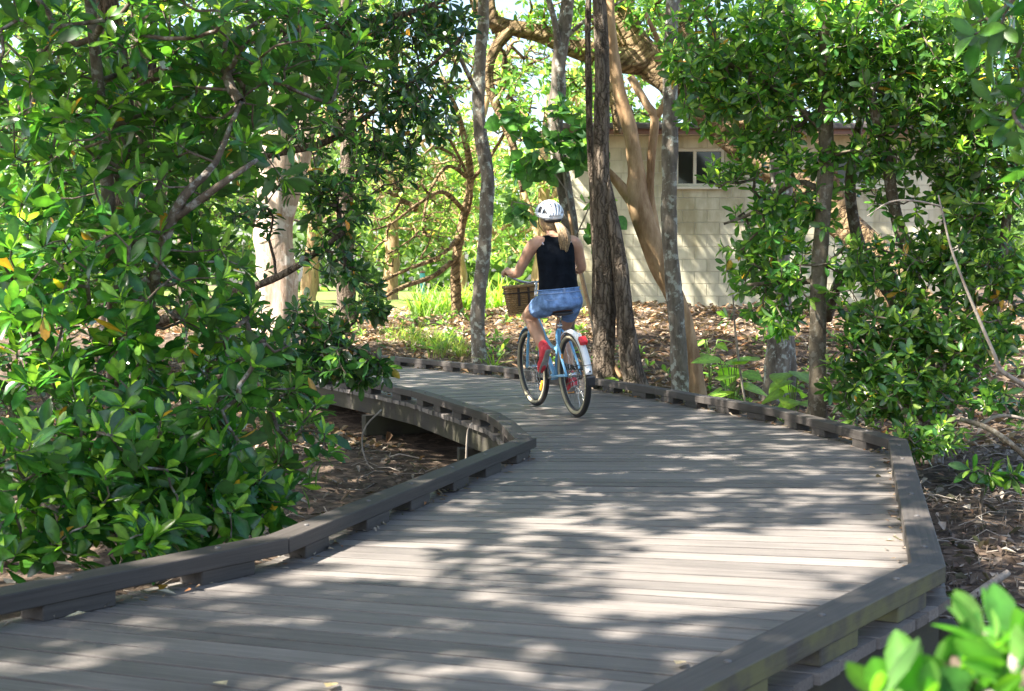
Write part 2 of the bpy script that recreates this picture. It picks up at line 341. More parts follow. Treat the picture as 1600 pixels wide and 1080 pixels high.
def branch_mesh(N, par, tips, n0, r0=0.0035, pw=2.35, rcap=None, sides=(5, 7)):
    n = len(N); S = np.zeros(n); S[tips] += r0 ** pw
    for i in range(n - 1, -1, -1):
        if par[i] >= 0 and i >= n0: S[par[i]] += S[i]
    r = np.maximum(S, (r0 * 0.7) ** pw) ** (1 / pw)
    if rcap: r = np.minimum(r, rcap)
    ch = [[] for _ in range(n)]
    for i in range(n0, n): ch[par[i]].append(i)
    G = Geo(); main = {}
    starts = [(p, c) for p in range(n0) for c in ch[p]]
    while starts:
        p, c = starts.pop(); chain = [p, c]
        while ch[chain[-1]]:
            kids = sorted(ch[chain[-1]], key=lambda k: -r[k]); 
            for k in kids[1:]: starts.append((chain[-1], k))
            chain.append(kids[0])
        rad = r[chain].copy(); rad[0] = rad[1]
        G.tube(N[chain], rad, sides[1] if rad[0] > 0.012 else sides[0], cap=False)
    return G
def knobbly(seed, amt=0.08, lump=0.06):
    def f(P, a):
        h = P[:, 2][:, None] + 0.3 * P[:, 0][:, None]; s = seed * 1.7
        return 1 + amt * np.sin(3 * a[None] + 2.3 * h + s) * np.sin(1.9 * h + s) + lump * np.sin(5 * a[None] - 4.1 * h + 2 * s) + 0.05 * np.sin(9 * h + s + 2 * a[None]) + 0.03 * np.sin(11 * a[None] + 17 * h)
    return f
def in_frame(P, mar=10):
    x, y, c = proj(P); return (x > -mar) & (x < 1600 + mar) & (y > -mar) & (y < 1080 + mar) & (c > 0.3)
LEAF_VARIANTS = {}
def leaf_objects(parent, base, W, idx, tmpl, mat, key, nvar=24):
    """largest leaves as parts of their own; alike leaves share one of a few meshes"""
    order = np.argsort(W['tint'][idx].sum(1)); groups = np.array_split(np.asarray(idx)[order], nvar)
    for g in groups:
        if not len(g): continue
        t = W['tint'][g].mean(0); V, Q, T = tmpl
        cu = [0.2, 1.0, 1.7, 2.3, 0.6][len(LEAF_VARIANTS) % 5]; LEAF_VARIANTS[len(LEAF_VARIANTS)] = 1
        me = make_mesh('leaf', V * np.array([1, 1, cu]), [Q, T], mat, True, t[None] * rib_shade(V))
        for i in g:
            d, n, l = W['d'][i], W['n'][i], W['len'][i]; x = np.cross(d, n)
            M = Matrix(((x[0] * l * W['wid'][i], d[0] * l, n[0] * l, W['pos'][i][0] - base[0]), (x[1] * l * W['wid'][i], d[1] * l, n[1] * l, W['pos'][i][1] - base[1]), (x[2] * l * W['wid'][i], d[2] * l, n[2] * l, W['pos'][i][2] - base[2]), (0, 0, 0, 1)))
            o = bpy.data.objects.new('leaf', me); COL.objects.link(o); o.parent = parent; o.matrix_local = M
def deck_clear(P, pad=0.0):
    """true where a point is not inside the space above the boardwalk near the ground"""
    return ~((P[:, 2] < 1.9) & (P[:, 2] > -0.5) & inside_deck(P[:, 0], P[:, 1], pad))
def tree(name, label, cat, bark, stems, blobs, seed, L=(0.11, 0.16), nl=(7, 11), pal=PAL_MANG, tmpl=None, lmat=None, single=0, step=0.22, attach=0.25, r0=0.0035, up=0.35, group=None, lo_out=True, droop=0.3, sides=14, knob=0.08, spread=1.0, rcap=None, wander=0.10, keep_clear=True, wid=(0.85, 1.15), bare=0):
    """stems: lists of (photo x, photo y, distance, radius) or ('w', x, y, z, r); the first point of the first stem is the base"""
    rng = np.random.default_rng(seed); tmpl = tmpl or LEAF_MID; lmat = lmat or M_LEAF
    paths = []
    for s in stems:
        pts = []
        for q in s:
            if q[0] == 'w': pts.append((q[1], q[2], q[3], q[4]))
            else: pts.append((*D(q[0], q[1], q[2]), q[3]))
        paths.append(pts)
    b = paths[0][0]; gz = float(ground_z(b[0], b[1]))
    if b[2] > gz - 0.05: paths[0].insert(0, (b[0], b[1], gz - 0.1, b[3] * 1.25))
    else: paths[0][0] = (b[0], b[1], gz - 0.1, b[3] * 1.15)
    b = paths[0][0]; base = np.array([b[0], b[1], gz])
    root = put(empty(name, tuple(base)), label, cat, group)
    G = Geo(); init = []
    for i, p in enumerate(paths):
        S = spline(p, 0.09); S[:, 3] = np.maximum(S[:, 3], 0.004)
        S[:, :2] += 0.012 * np.stack([np.sin(S[:, 2] * 3.1 + seed), np.cos(S[:, 2] * 2.6 + seed * 2)], -1)
        V, Q, T = tube(S[:, :3] - base, S[:, 3], sides if S[:, 3].max() > 0.03 else 7, True, None, knobbly(seed + i, knob, knob * 0.7)); G.add(V, Q, T)
        k = int(len(S) * (attach if i == 0 else 0.15)); init.append(S[k::2, :3])
    G.obj('trunk', bark, root)
    if not blobs and not bare: return root
    att = sample_blobs(blobs, rng)
    if keep_clear: att = att[deck_clear(att, 0.12)]
    att = att[att[:, 2] > ground_z(att[:, 0], att[:, 1]) + 0.12]
    I = np.concatenate(init); N, par, tips = grow(I, None, att, rng, step, wander)
    put(branch_mesh(N - base, par, tips, len(I), r0, rcap=rcap).obj('branches', bark, root), kind='stuff')
    d = norm(N[tips] - N[par[tips]]); d = norm(d + np.array([0, 0, up]) + rng.normal(0, 0.25, d.shape))
    if bare: 
        sel = rng.random(len(tips)) > bare; tips = tips[sel]; d = d[sel]
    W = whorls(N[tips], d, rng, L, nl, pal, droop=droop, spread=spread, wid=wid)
    ok = np.ones(len(W['pos']), bool)
    if keep_clear: ok = deck_clear(W['pos'] + W['d'] * W['len'][:, None], 0.02) & deck_clear(W['pos'], 0.02)
    for k in W: W[k] = W[k][ok]
    rest = np.ones(len(W['pos']), bool); inf = in_frame(W['pos'])
    if single:
        sc = np.where(inf, W['len'] / np.linalg.norm(W['pos'] - _C, axis=1), 0) * (0.5 + np.abs(np.sum(W['n'] * norm(_C - W['pos']), 1)))
        idx = np.argsort(-sc)[:single]; rest[idx] = False
        leaf_objects(root, base, W, idx, LEAF_HI if tmpl is not LEAF_ROUND else LEAF_ROUND, lmat, name)
    Vs = []; Qs = []; Ts = []; Cs = []; o = 0
    for mask, tp in ((rest & inf, tmpl), (rest & ~inf, LEAF_LO if lo_out else tmpl)):
        if not mask.any(): continue
        V, Q, T, C = place(tp, W['pos'][mask] - base, W['d'][mask], W['n'][mask], W['len'][mask], W['wid'][mask], W['tint'][mask])
        Vs.append(V); Qs.append(Q + o); Ts.append(T + o); Cs.append(C); o += len(V)
    if Vs:
        me = make_mesh('crown', np.concatenate(Vs), [np.concatenate(Qs), np.concatenate(Ts)], lmat, True, np.concatenate(Cs))
        put(link('crown', me, root), kind='stuff')
    return root

# ------------------------------------------------------------------ boardwalk outline (inner kerb faces), metres
L_IN = np.array([(-3.94, 1.20), (-0.858, 5.136), (0.136, 8.40), (0.01, 9.52), (-0.08, 10.04), (-0.80, 12.17), (-1.17, 12.95), (-2.14, 14.80), (-3.7, 17.3), (-5.4, 19.6)])
R_IN = np.array([(-2.15, -0.14), (1.405, 4.686), (2.357, 8.381), (2.228, 9.208), (2.027, 10.371), (1.644, 11.471), (1.319, 12.442), (0.824, 13.593), (-0.171, 15.541), (-1.026, 16.808), (-2.3, 18.6), (-4.2, 20.9)])
def offset_poly(P, d):
    """offset a polyline to its left by d with mitred corners"""
    T = norm(np.diff(P, axis=0)); Nn = np.stack([-T[:, 1], T[:, 0]], -1); out = []
    for i in range(len(P)):
        if i == 0: o = Nn[0]
        elif i == len(P) - 1: o = Nn[-1]
        else:
            m = norm(Nn[i - 1] + Nn[i]); o = m / (m @ Nn[i])
        out.append(P[i] + o * d)
    return np.array(out)
KW = 0.115
L_OUT = offset_poly(L_IN, KW); R_OUT = offset_poly(R_IN, -KW)
L_EDGE = offset_poly(L_IN, KW + 0.012); R_EDGE = offset_poly(R_IN, -KW - 0.012)
DECK_POLY = np.concatenate([L_EDGE, R_EDGE[::-1]])
def inside_deck(x, y, pad=0.0):
    poly = np.concatenate([offset_poly(L_IN, KW + 0.012 + pad), offset_poly(R_IN, -KW - 0.012 - pad)[::-1]])
    ins = np.zeros(len(x), bool); j = len(poly) - 1
    for i in range(len(poly)):
        xi, yi = poly[i]; xj, yj = poly[j]
        c = ((yi > y) != (yj > y)) & (x < (xj - xi) * (y - yi) / (yj - yi + 1e-12) + xi); ins ^= c; j = i
    return ins
def prism(name, quad, z0, z1, mat, parent, bevel=0.0):
    """a timber from 4 plan corners (inner start, inner end, outer end, outer start); its own X axis runs along it"""
    q = np.asarray(quad, float); c = q.mean(0); t = norm((q[1] - q[0]) + (q[2] - q[3])); a = math.atan2(t[1], t[0])
    R = np.array([[math.cos(a), math.sin(a)], [-math.sin(a), math.cos(a)]]); l = (q - c) @ R.T; zc = (z0 + z1) / 2
    V = [(*p, z0 - zc) for p in l] + [(*p, z1 - zc) for p in l]
    me = make_mesh(name, V, [[(3, 2, 1, 0), (4, 5, 6, 7), (0, 1, 5, 4), (1, 2, 6, 5), (2, 3, 7, 6), (3, 0, 4, 7)]], mat, False)
    bm = bmesh.new(); bm.from_mesh(me); bmesh.ops.recalc_face_normals(bm, faces=bm.faces)
    if bevel: bmesh.ops.bevel(bm, geom=bm.edges[:], offset=bevel, segments=1, affect='EDGES')
    bm.to_mesh(me); bm.free()
    o = link(name, me, parent, (c[0], c[1], zc)); o.rotation_euler = (0, 0, a)
    return o

# ---- ground
def axis(lo, hi, fine_lo, fine_hi, fs, n):
    a = np.arange(fine_lo, fine_hi, fs); g = np.linspace(0, 1, n) ** 2.2
    return np.concatenate([(fine_lo - (fine_lo - lo) * g[::-1])[:-1], a, (a[-1] + (hi - a[-1]) * g)[1:]])
gx = axis(-300, 300, -12, 14, 0.22, 16); gy = axis(-200, 500, -3, 34, 0.22, 16)
XX, YY = np.meshgrid(gx, gy); ZZ = ground_z(XX, YY); rg = np.random.default_rng(3); ZZ = ZZ + rg.normal(0, 0.008, ZZ.shape)
nx, ny = len(gx), len(gy); ii = (np.arange(ny - 1)[:, None] * nx + np.arange(nx - 1)[None]).ravel()
m, N, L, b = new_mat('leaf_litter_ground'); tc = N.new('ShaderNodeTexCoord'); co = tc.outputs['Object']
vo = N.new('ShaderNodeTexVoronoi'); vo.inputs['Scale'].default_value = 17; vo.inputs['Randomness'].default_value = 1; L.new(co, vo.inputs['Vector'])
n1 = noise(N, L, co, 40, 6, 0.7); n2 = noise(N, L, co, 0.9, 4)
r1 = ramp(N, [(0.0, (0.035, 0.025, 0.018)), (0.4, (0.075, 0.055, 0.04)), (0.75, (0.16, 0.12, 0.09)), (1.0, (0.28, 0.22, 0.165))])
mxx = N.new('ShaderNodeMath'); mxx.operation = 'ADD'; mxx.use_clamp = True; mh = N.new('ShaderNodeMath'); mh.operation = 'MULTIPLY'; mh.inputs[1].default_value = 0.55
sp = N.new('ShaderNodeSeparateColor'); L.new(vo.outputs['Color'], sp.inputs[0]); L.new(sp.outputs[0], mh.inputs[0]); mh2 = N.new('ShaderNodeMath'); mh2.operation = 'MULTIPLY'; mh2.inputs[1].default_value = 0.5; L.new(n1.outputs[0], mh2.inputs[0])
L.new(mh.outputs[0], mxx.inputs[0]); L.new(mh2.outputs[0], mxx.inputs[1]); L.new(mxx.outputs[0], r1.inputs[0])
mu = N.new('ShaderNodeMix'); mu.data_type = 'RGBA'; mu.blend_type = 'MULTIPLY'; mu.inputs[0].default_value = 0.8; r2 = ramp(N, [(0.3, (0.6, 0.55, 0.5)), (0.7, (1.1, 1.05, 1.0))]); L.new(n2.outputs[0], r2.inputs[0])
L.new(r1.outputs[0], mu.inputs[6]); L.new(r2.outputs[0], mu.inputs[7]); L.new(mu.outputs[2], b.inputs['Base Color']); b.inputs['Roughness'].default_value = 0.9; b.inputs['Specular IOR Level'].default_value = 0.2
bp = N.new('ShaderNodeBump'); bp.inputs['Strength'].default_value = 1; bp.inputs['Distance'].default_value = 0.04; L.new(mxx.outputs[0], bp.inputs['Height']); L.new(bp.outputs[0], b.inputs['Normal'])
M_GROUND = m
ground = put(link('ground', make_mesh('ground', np.stack([XX, YY, ZZ], -1).reshape(-1, 3), [np.stack([ii, ii + 1, ii + nx + 1, ii + nx], -1)], M_GROUND)), kind='structure')
# ---- lawn beyond the trees
lx = np.concatenate([np.linspace(-90, -20, 8), np.linspace(-18, 3.0, 22)]); ly = np.concatenate([np.linspace(28.5, 45, 18), np.linspace(50, 140, 10)])
LX, LY = np.meshgrid(lx, ly); LYe = LY + (0.9 * np.sin(LX * 0.7) + 0.5 * np.sin(LX * 1.9)) * (LY < 29); LZ = ground_z(LX, LYe) + 0.05 * sstep(28, 31, LYe) + 0.006
nlx, nly = len(lx), len(ly); ii = (np.arange(nly - 1)[:, None] * nlx + np.arange(nlx - 1)[None]).ravel()
M_LAWN = plain('mown_grass', (0.15, 0.20, 0.05), 0.8, var=0.35, scale=6, bump=0.5, spec=0.2)
put(link('lawn', make_mesh('lawn', np.stack([LX, LYe, LZ], -1).reshape(-1, 3), [np.stack([ii, ii + 1, ii + nlx + 1, ii + nlx], -1)], M_LAWN)), kind='structure')

# ---- boardwalk
rb = random.Random(5)
walk = put(empty('boardwalk', (0, 0, 0)), 'weathered grey timber boardwalk winding away between low kerb rails', 'boardwalk', kind='structure')
CEN = np.array([(-2.9, 0.6, -26), (-1.0, 2.9, -21), (-0.2, 4.1, -17.5), (0.35, 5.1, -13), (0.75, 6.6, -5), (1.25, 8.4, 0), (1.05, 10.0, 6), (0.6, 11.9, 14), (-0.1, 13.6, 22), (-1.2, 15.5, 30), (-2.7, 17.4, 35), (-4.5, 19.6, 38)])
dC = spline(np.c_[CEN[:, :2], np.zeros(len(CEN)), CEN[:, 2]], 0.01)
arc = np.concatenate([[0], np.cumsum(np.linalg.norm(np.diff(dC[:, :2], axis=0), axis=1))])
def cross_line(c, a, poly):
    d = np.array([math.cos(a), math.sin(a)]); best = None
    for p, q in zip(poly[:-1], poly[1:]):
        e = q - p; den = d[0] * e[1] - d[1] * e[0]
        if abs(den) < 1e-9: continue
        w = p - c; t = (w[0] * e[1] - w[1] * e[0]) / den; s = (w[0] * d[1] - w[1] * d[0]) / den
        if -0.001 <= s <= 1.001 and (best is None or abs(t) < abs(best)): best = t
    return None if best is None else c + d * best
stations = []
ss = [0.05]
while ss[-1] < arc[-1] - 0.3: ss.append(ss[-1] + rb.choice([0.095, 0.135, 0.138, 0.14, 0.142, 0.145]))
for s in ss:
    c = np.array([np.interp(s, arc, dC[:, k]) for k in (0, 1)]); a = math.radians(np.interp(s, arc, dC[:, 3]))
    l = cross_line(c, a, L_EDGE); r = cross_line(c, a, R_EDGE)
    if l is not None and r is not None: stations.append((l, r))
for (l0, r0), (l1, r1) in zip(stations[:-1], stations[1:]):
    dl = norm(l1 - l0) * 0.0075; dr = norm(r1 - r0) * 0.0075; e = norm(r0 - l0); j0, j1 = rb.uniform(-0.012, 0.008), rb.uniform(-0.012, 0.008)
    o = prism('plank', [l0 + dl + e * j0, r0 + dr - e * j1, r1 - dr - e * j1, l1 - dl + e * j0], -0.036, rb.uniform(-0.0015, 0.0015), M_DECK, walk, 0.0)
    o.rotation_euler.x = rb.uniform(-0.003, 0.003); o.rotation_euler.y = rb.uniform(-0.0008, 0.0008)
_bg = Geo().tube([(0, 0, -0.006), (0, 0, 0.001), (0, 0, 0.003)], [0.011, 0.011, 0.008], 10); BOLT = make_mesh('bolt', np.concatenate(_bg.V), [np.concatenate(f) for f in _bg.F.values()], plain('galvanised_bolt', (0.16, 0.15, 0.145), 0.55, metal=0.6), False)
def kerb(inn, out, side):
    for i in range(len(inn) - 1):
        a0, a1, b0, b1 = inn[i], inn[i + 1], out[i], out[i + 1]; ln = np.linalg.norm(a1 - a0); t = norm(a1 - a0)
        zt = 0.115 - 0.003 * (i % 2)
        if side == 'L' and i == 1: a1 = a1 + t * 0.07; b1 = b1 + t * 0.09
        nt = max(1, int(round(ln / 2.6))); mat = M_KERB_M if (side == 'R' and i == 0) else M_KERB
        for k in range(nt):
            f0, f1 = k / nt, (k + 1) / nt; g = 0.0015
            q = [a0 + (a1 - a0) * f0 + t * g, a0 + (a1 - a0) * f1 - t * g, b0 + (b1 - b0) * f1 - t * g, b0 + (b1 - b0) * f0 + t * g]
            dz = rb.uniform(-0.0015, 0.0015); ko = prism('kerb_rail', q, 0.053 + dz, zt + dz, mat, walk, 0.0035)
        nb = max(1, int(round(ln / 0.62)))
        for k in range(nb):
            f = (k + 0.5 + rb.uniform(-0.06, 0.06)) / nb; h = (0.12 if ln > 0.8 else 0.08) / ln * rb.uniform(0.85, 1.2)
            ins = norm(b0 - a0) * 0.004
            q = [a0 + (a1 - a0) * (f - h) + ins, a0 + (a1 - a0) * (f + h) + ins, b0 + (b1 - b0) * (f + h) - ins, b0 + (b1 - b0) * (f - h) - ins]
            prism('kerb_block', q, -0.001, 0.0548, mat, walk, 0.004)
            bc = np.mean(np.array(q), axis=0); bo = link('bolt', BOLT, walk, (bc[0], bc[1], zt + 0.0025))
kerb(L_IN, L_OUT, 'L'); kerb(R_IN, R_OUT, 'R')
for P, sg in ((L_IN, 1), (R_IN, -1)):
    A = offset_poly(P, sg * (KW - 0.10)); B = offset_poly(P, sg * (KW - 0.02))
    for i in range(len(P) - 1): prism('joist', [A[i], A[i + 1], B[i + 1], B[i]], -0.20, -0.038, M_BEAM, walk, 0.004)
MID = (np.array([s[0] for s in stations]) + np.array([s[1] for s in stations])) / 2
for cy in (2.2, 5.4, 8.2, 10.7, 13.6, 16.6):
    i = int(np.argmin(np.abs(MID[:, 1] - cy)))
    l, r = stations[i]; e = norm(r - l); nn = np.array([-e[1], e[0]]) * 0.075; l2, r2 = l - e * 0.06, r + e * 0.06
    prism('crosshead', [l2 - nn, r2 - nn, r2 + nn, l2 + nn], -0.40, -0.202, M_BEAM, walk, 0.006)
    for p in (l + e * 0.22, r - e * 0.22, (l + r) / 2):
        g = float(ground_z(p[0], p[1])) - 0.25; ex = e * 0.075; ey = norm(nn) * 0.073
        prism('post', [p - ex - ey, p + ex - ey, p + ex + ey, p - ex + ey], g, -0.402, M_BEAM, walk, 0.008)

# ------------------------------------------------------------------ toilet block behind the trees
BX0, BX1, BY, BZ = 0.97, 7.37, 21.9, 0.66
M_BLOCK = plain('painted_block', (0.58, 0.55, 0.42), 0.8, var=0.14, scale=2.2, spec=0.2)
def stain(m):
    N = m.node_tree.nodes; L = m.node_tree.links; b = N['Principled BSDF']; src = b.inputs['Base Color'].links[0].from_socket
    g = N.new('ShaderNodeNewGeometry'); n = noise(N, L, g.outputs['Position'], 1.6, 6, 0.65, (1, 1, 0.35)); rr = ramp(N, [(0.36, (0.62, 0.58, 0.48)), (0.52, (0.95, 0.94, 0.92)), (0.7, (1.05, 1.05, 1.05))]); L.new(n.outputs[0], rr.inputs[0])
    oi = N.new('ShaderNodeObjectInfo'); mp = N.new('ShaderNodeMapRange'); mp.inputs[3].default_value = 0.9; mp.inputs[4].default_value = 1.06; L.new(oi.outputs['Random'], mp.inputs[0])
    mx = N.new('ShaderNodeMix'); mx.data_type = 'RGBA'; mx.blend_type = 'MULTIPLY'; mx.inputs[0].default_value = 1; L.new(src, mx.inputs[6]); L.new(rr.outputs[0], mx.inputs[7])
    hs = N.new('ShaderNodeHueSaturation'); L.new(mx.outputs[2], hs.inputs['Color']); L.new(mp.outputs[0], hs.inputs['Value']); L.new(hs.outputs[0], b.inputs['Base Color'])
stain(M_BLOCK)
M_MORTAR = plain('mortar', (0.44, 0.41, 0.32), 0.9, var=0.1, scale=30)
M_FRAME = plain('window_paint', (0.60, 0.55, 0.43), 0.5, var=0.05)
M_ROOF = plain('roof_metal', (0.07, 0.06, 0.055), 0.5, var=0.15, scale=5)
M_FASCIA = plain('fascia_paint', (0.20, 0.10, 0.07), 0.5, var=0.1)
m, N, L, b = new_mat('window_glass'); b.inputs['Base Color'].default_value = (0.02, 0.025, 0.02, 1); b.inputs['Roughness'].default_value = 0.08; b.inputs['Specular IOR Level'].default_value = 0.6
nn_ = noise(N, L, N.new('ShaderNodeTexCoord').outputs['Object'], 3); bp = N.new('ShaderNodeBump'); bp.inputs['Strength'].default_value = 0.05; L.new(nn_.outputs[0], bp.inputs['Height']); L.new(bp.outputs[0], b.inputs['Normal']); M_GLASS = m
bld = put(empty('toilet_block', (BX0, BY, BZ)), 'low cream concrete block building with high windows behind the trees', 'building')
bw = BX1 - BX0; CH = 0.2; NC = 14; HT = CH * NC
wins = [(1.68, 2.48, 1.98, 2.6), (2.93, 3.73, 1.98, 2.6), (4.2, 5.0, 1.98, 2.6)]
Gc = Geo(); edges = [0.0] + [v for w in wins for v in w[:2]] + [bw]
for x0, x1 in zip(edges[0::2], edges[1::2]): Gc.box(((x0 + x1) / 2, 0.115, HT / 2 - 0.2), (x1 - x0 - 0.02, 0.2, HT + 0.4))
for x0, x1, z0, z1 in wins:
    Gc.box(((x0 + x1) / 2, 0.115, z0 / 2 - 0.2), (x1 - x0 + 0.02, 0.196, z0 + 0.4)); Gc.box(((x0 + x1) / 2, 0.115, (z1 + HT) / 2), (x1 - x0 + 0.02, 0.196, HT - z1))
Gc.box((0.115, 2.5, HT / 2 - 0.2), (0.2, 4.7, HT + 0.392)); Gc.box((bw - 0.115, 2.5, HT / 2 - 0.2), (0.2, 4.7, HT + 0.392)); Gc.box((bw / 2, 4.9, HT / 2 - 0.2), (bw - 0.06, 0.2, HT + 0.388))
Gc.obj('wall', M_MORTAR, bld, False)
def block_mesh(w):
    G = Geo().box((0, 0, 0), (w - 0.009, 0.10, CH - 0.009)); me = make_mesh('block', np.concatenate(G.V), [np.concatenate(G.F[4])], M_BLOCK, False)
    bm = bmesh.new(); bm.from_mesh(me); bmesh.ops.bevel(bm, geom=bm.edges[:], offset=0.003, segments=1, affect='EDGES'); bm.to_mesh(me); bm.free(); return me
bmesh_cache = {}
def add_block(x0, x1, z, side=False):
    w = round(x1 - x0, 3)
    if w < 0.05: return
    if w not in bmesh_cache: bmesh_cache[w] = block_mesh(w)
    o = link('block', bmesh_cache[w], bld, ((x0 + x1) / 2, 0.058 + rb.uniform(-0.001, 0.001), z) if not side else (0.058, (x0 + x1) / 2, z))
    if side: o.rotation_euler = (0, 0, math.pi / 2)
for c in range(NC):
    z = CH * (c + 0.5); cuts = [0.0] + [x for x in np.arange(0.2 if c % 2 else 0.4, bw, 0.4)] + [bw]
    for x0, x1 in zip(cuts[:-1], cuts[1:]):
        segs = [(x0, x1)]
        for w0, w1, z0, z1 in wins:
            if z0 - 0.05 < z < z1 + 0.05:
                segs = [s for a, e in segs for s in ((a, min(e, w0)), (max(a, w1), e)) if s[1] - s[0] > 0.05]
        for a, e in segs: add_block(a, e, z)
    cuts = [0.12] + [x for x in np.arange(0.4 if c % 2 else 0.6, 2.2, 0.4)]
    for x0, x1 in zip(cuts[:-1], cuts[1:]): add_block(x0, x1, z, True)
for x0, x1, z0, z1 in wins:
    G = Geo(); t = 0.05
    for cx in (x0 + t / 2, (x0 + x1) / 2 - 0.08, x1 - t / 2): G.box((cx, 0.07, (z0 + z1) / 2), (t, 0.06, z1 - z0))
    G.box(((x0 + x1) / 2, 0.07, z0 + t / 2), (x1 - x0 - 0.004, 0.056, t)); G.box(((x0 + x1) / 2, 0.07, z1 - t / 2), (x1 - x0 - 0.004, 0.056, t))
    wf = G.obj('window', M_FRAME, bld, False)
    for a, e in ((x0 + t, (x0 + x1) / 2 - 0.105), ((x0 + x1) / 2 - 0.055, x1 - t)):
        Geo().box(((a + e) / 2, 0.085, (z0 + z1) / 2), (e - a - 0.002, 0.006, z1 - z0 - 2 * t - 0.002)).obj('pane', M_GLASS, wf, False)
    Geo().box(((x0 + x1) / 2, 0.02, z0 - 0.025), (x1 - x0 + 0.12, 0.14, 0.045)).obj('sill', M_FRAME, wf, False, 0.005)
Geo().box((bw / 2, -0.42, HT + 0.06), (bw + 0.9, 0.03, 0.17)).obj('fascia', M_FASCIA, bld, False)
Geo().box((bw / 2, -0.48, HT + 0.10), (bw + 0.9, 0.09, 0.10)).obj('gutter', M_ROOF, bld, False, 0.02)
Geo().box((bw / 2, -0.2, HT + 0.01), (bw + 0.86, 0.4, 0.015)).obj('soffit', M_FRAME, bld, False)
Geo().box((bw / 2, 2.3, HT + 0.30), (bw + 0.9, 5.6, 0.06), Matrix.Rotation(math.radians(4), 3, 'X')).obj('roof', M_ROOF, bld, False)

# ------------------------------------------------------------------ bicycle (own axes: x forward, y left, z up; origin where the rear tyre meets the deck)
_h = np.array([-0.305, 0.9524, 0]); _l = np.array([-_h[1], _h[0], 0]); _z = np.array([0, 0, 1.0]); _a = math.radians(5)
_Zl = _z * math.cos(_a) + _l * math.sin(_a); _Ll = _l * math.cos(_a) - _z * math.sin(_a)
RIDE = Matrix(((_h[0], _Ll[0], _Zl[0], 0.530), (_h[1], _Ll[1], _Zl[1], 10.869), (_h[2], _Ll[2], _Zl[2], 0.002), (0, 0, 0, 1)))
bike = put(empty('bicycle'), 'light blue step-through bicycle with wicker basket and white rear mudguard', 'bicycle'); bike.matrix_world = RIDE
M_BLUE = plain('blue_paint', (0.20, 0.50, 0.80), 0.28, var=0.06, coat=0.5)
M_TYRE = plain('tyre_rubber', (0.022, 0.022, 0.022), 0.7, var=0.3, scale=60)
M_WALL = plain('cream_sidewall', (0.42, 0.37, 0.25), 0.7, var=0.12)
M_STEEL = plain('bright_steel', (0.6, 0.6, 0.6), 0.25, metal=1.0, var=0.1)
M_DARKM = plain('black_parts', (0.025, 0.025, 0.027), 0.45, var=0.2)
M_WHITE = plain('white_paint', (0.78, 0.80, 0.82), 0.3, var=0.05, coat=0.3)
M_RED = plain('red_lens', (0.62, 0.03, 0.035), 0.25, var=0.1)
M_AMBER = plain('amber_lens', (0.80, 0.30, 0.02), 0.3, var=0.1)
M_SADDLE = plain('brown_saddle', (0.20, 0.085, 0.04), 0.5, var=0.2, bump=0.1)
M_WICKER = plain('wicker', (0.36, 0.22, 0.09), 0.65, var=0.35, scale=45)
M_STRAP = plain('dark_strap', (0.05, 0.03, 0.02), 0.6)
def torus(G, c, R, r, nu=48, nv=10, sq=1.0, a0=0, a1=2 * math.pi):
    full = abs(a1 - a0 - 2 * math.pi) < 1e-6; k = nu if full else nu + 1
    V = []
    for i in range(k):
        a = a0 + (a1 - a0) * i / nu
        for j in range(nv):
            b = 2 * math.pi * j / nv; q = R + r * math.cos(b)
            V.append((c[0] + q * math.cos(a), c[1] + r * sq * math.sin(b), c[2] + q * math.sin(a)))
    Q = [(i * nv + j, ((i + 1) % k) * nv + j, ((i + 1) % k) * nv + (j + 1) % nv, i * nv + (j + 1) % nv) for i in range(k if full else k - 1) for j in range(nv)]
    G.add(V, Q); return G
WR = 0.345
def wheel(cx, steer=0.0):
    w = empty('wheel'); w.parent = bike; w.location = (cx, 0, WR); w.rotation_euler = (0, 0, steer)
    torus(Geo(), (0, 0, 0), WR - 0.024, 0.024).obj('tyre', M_TYRE, w)
    for s in (-1, 1): torus(Geo(), (0, s * 0.0125, 0), WR - 0.036, 0.0145, nv=8).obj('sidewall', M_WALL, w)
    torus(Geo(), (0, 0, 0), WR - 0.056, 0.011, nv=8, sq=1.2).obj('rim', M_DARKM, w)
    Geo().tube([(0, -0.05, 0), (0, 0.05, 0)], 0.022, 12).obj('hub', M_STEEL, w)
    G = Geo()
    for i in range(28):
        a = 2 * math.pi * i / 28; b = a + (0.6 if i % 4 < 2 else -0.6); s = 0.03 if i % 2 else -0.03
        G.tube([(0.02 * math.cos(b), s, 0.02 * math.sin(b)), ((WR - 0.06) * math.cos(a), s * 0.1, (WR - 0.06) * math.sin(a))], 0.0013, 4, False)
    put(G.obj('spokes', M_STEEL, w), kind='stuff')
    return w
wf = wheel(1.035, 0.05); wr_ = wheel(0.0)
Geo().box((-0.20, 0.012, -0.15), (0.10, 0.014, 0.035), Matrix.Rotation(0.9, 3, 'Y')).obj('wheel_reflector', M_AMBER, wf, False, 0.005)
BB = (0.45, 0, 0.30)
G = Geo()
G.tube(spline([BB, (0.33, 0, 0.56), (0.245, 0, 0.745)], 0.05), 0.017, 12)
G.tube(spline([BB, (0.58, 0, 0.42), (0.74, 0, 0.62), (0.875, 0, 0.78)], 0.04), 0.021, 12)
G.tube(spline([(0.345, 0, 0.53), (0.56, 0, 0.58), (0.74, 0, 0.73), (0.86, 0, 0.845)], 0.04), 0.016, 12)
G.tube([(0.895, 0, 0.72), (0.845, 0, 0.90)], 0.022, 12)
G.tube([(0.45, -0.04, 0.30), (0.45, 0.04, 0.30)], 0.026, 12)
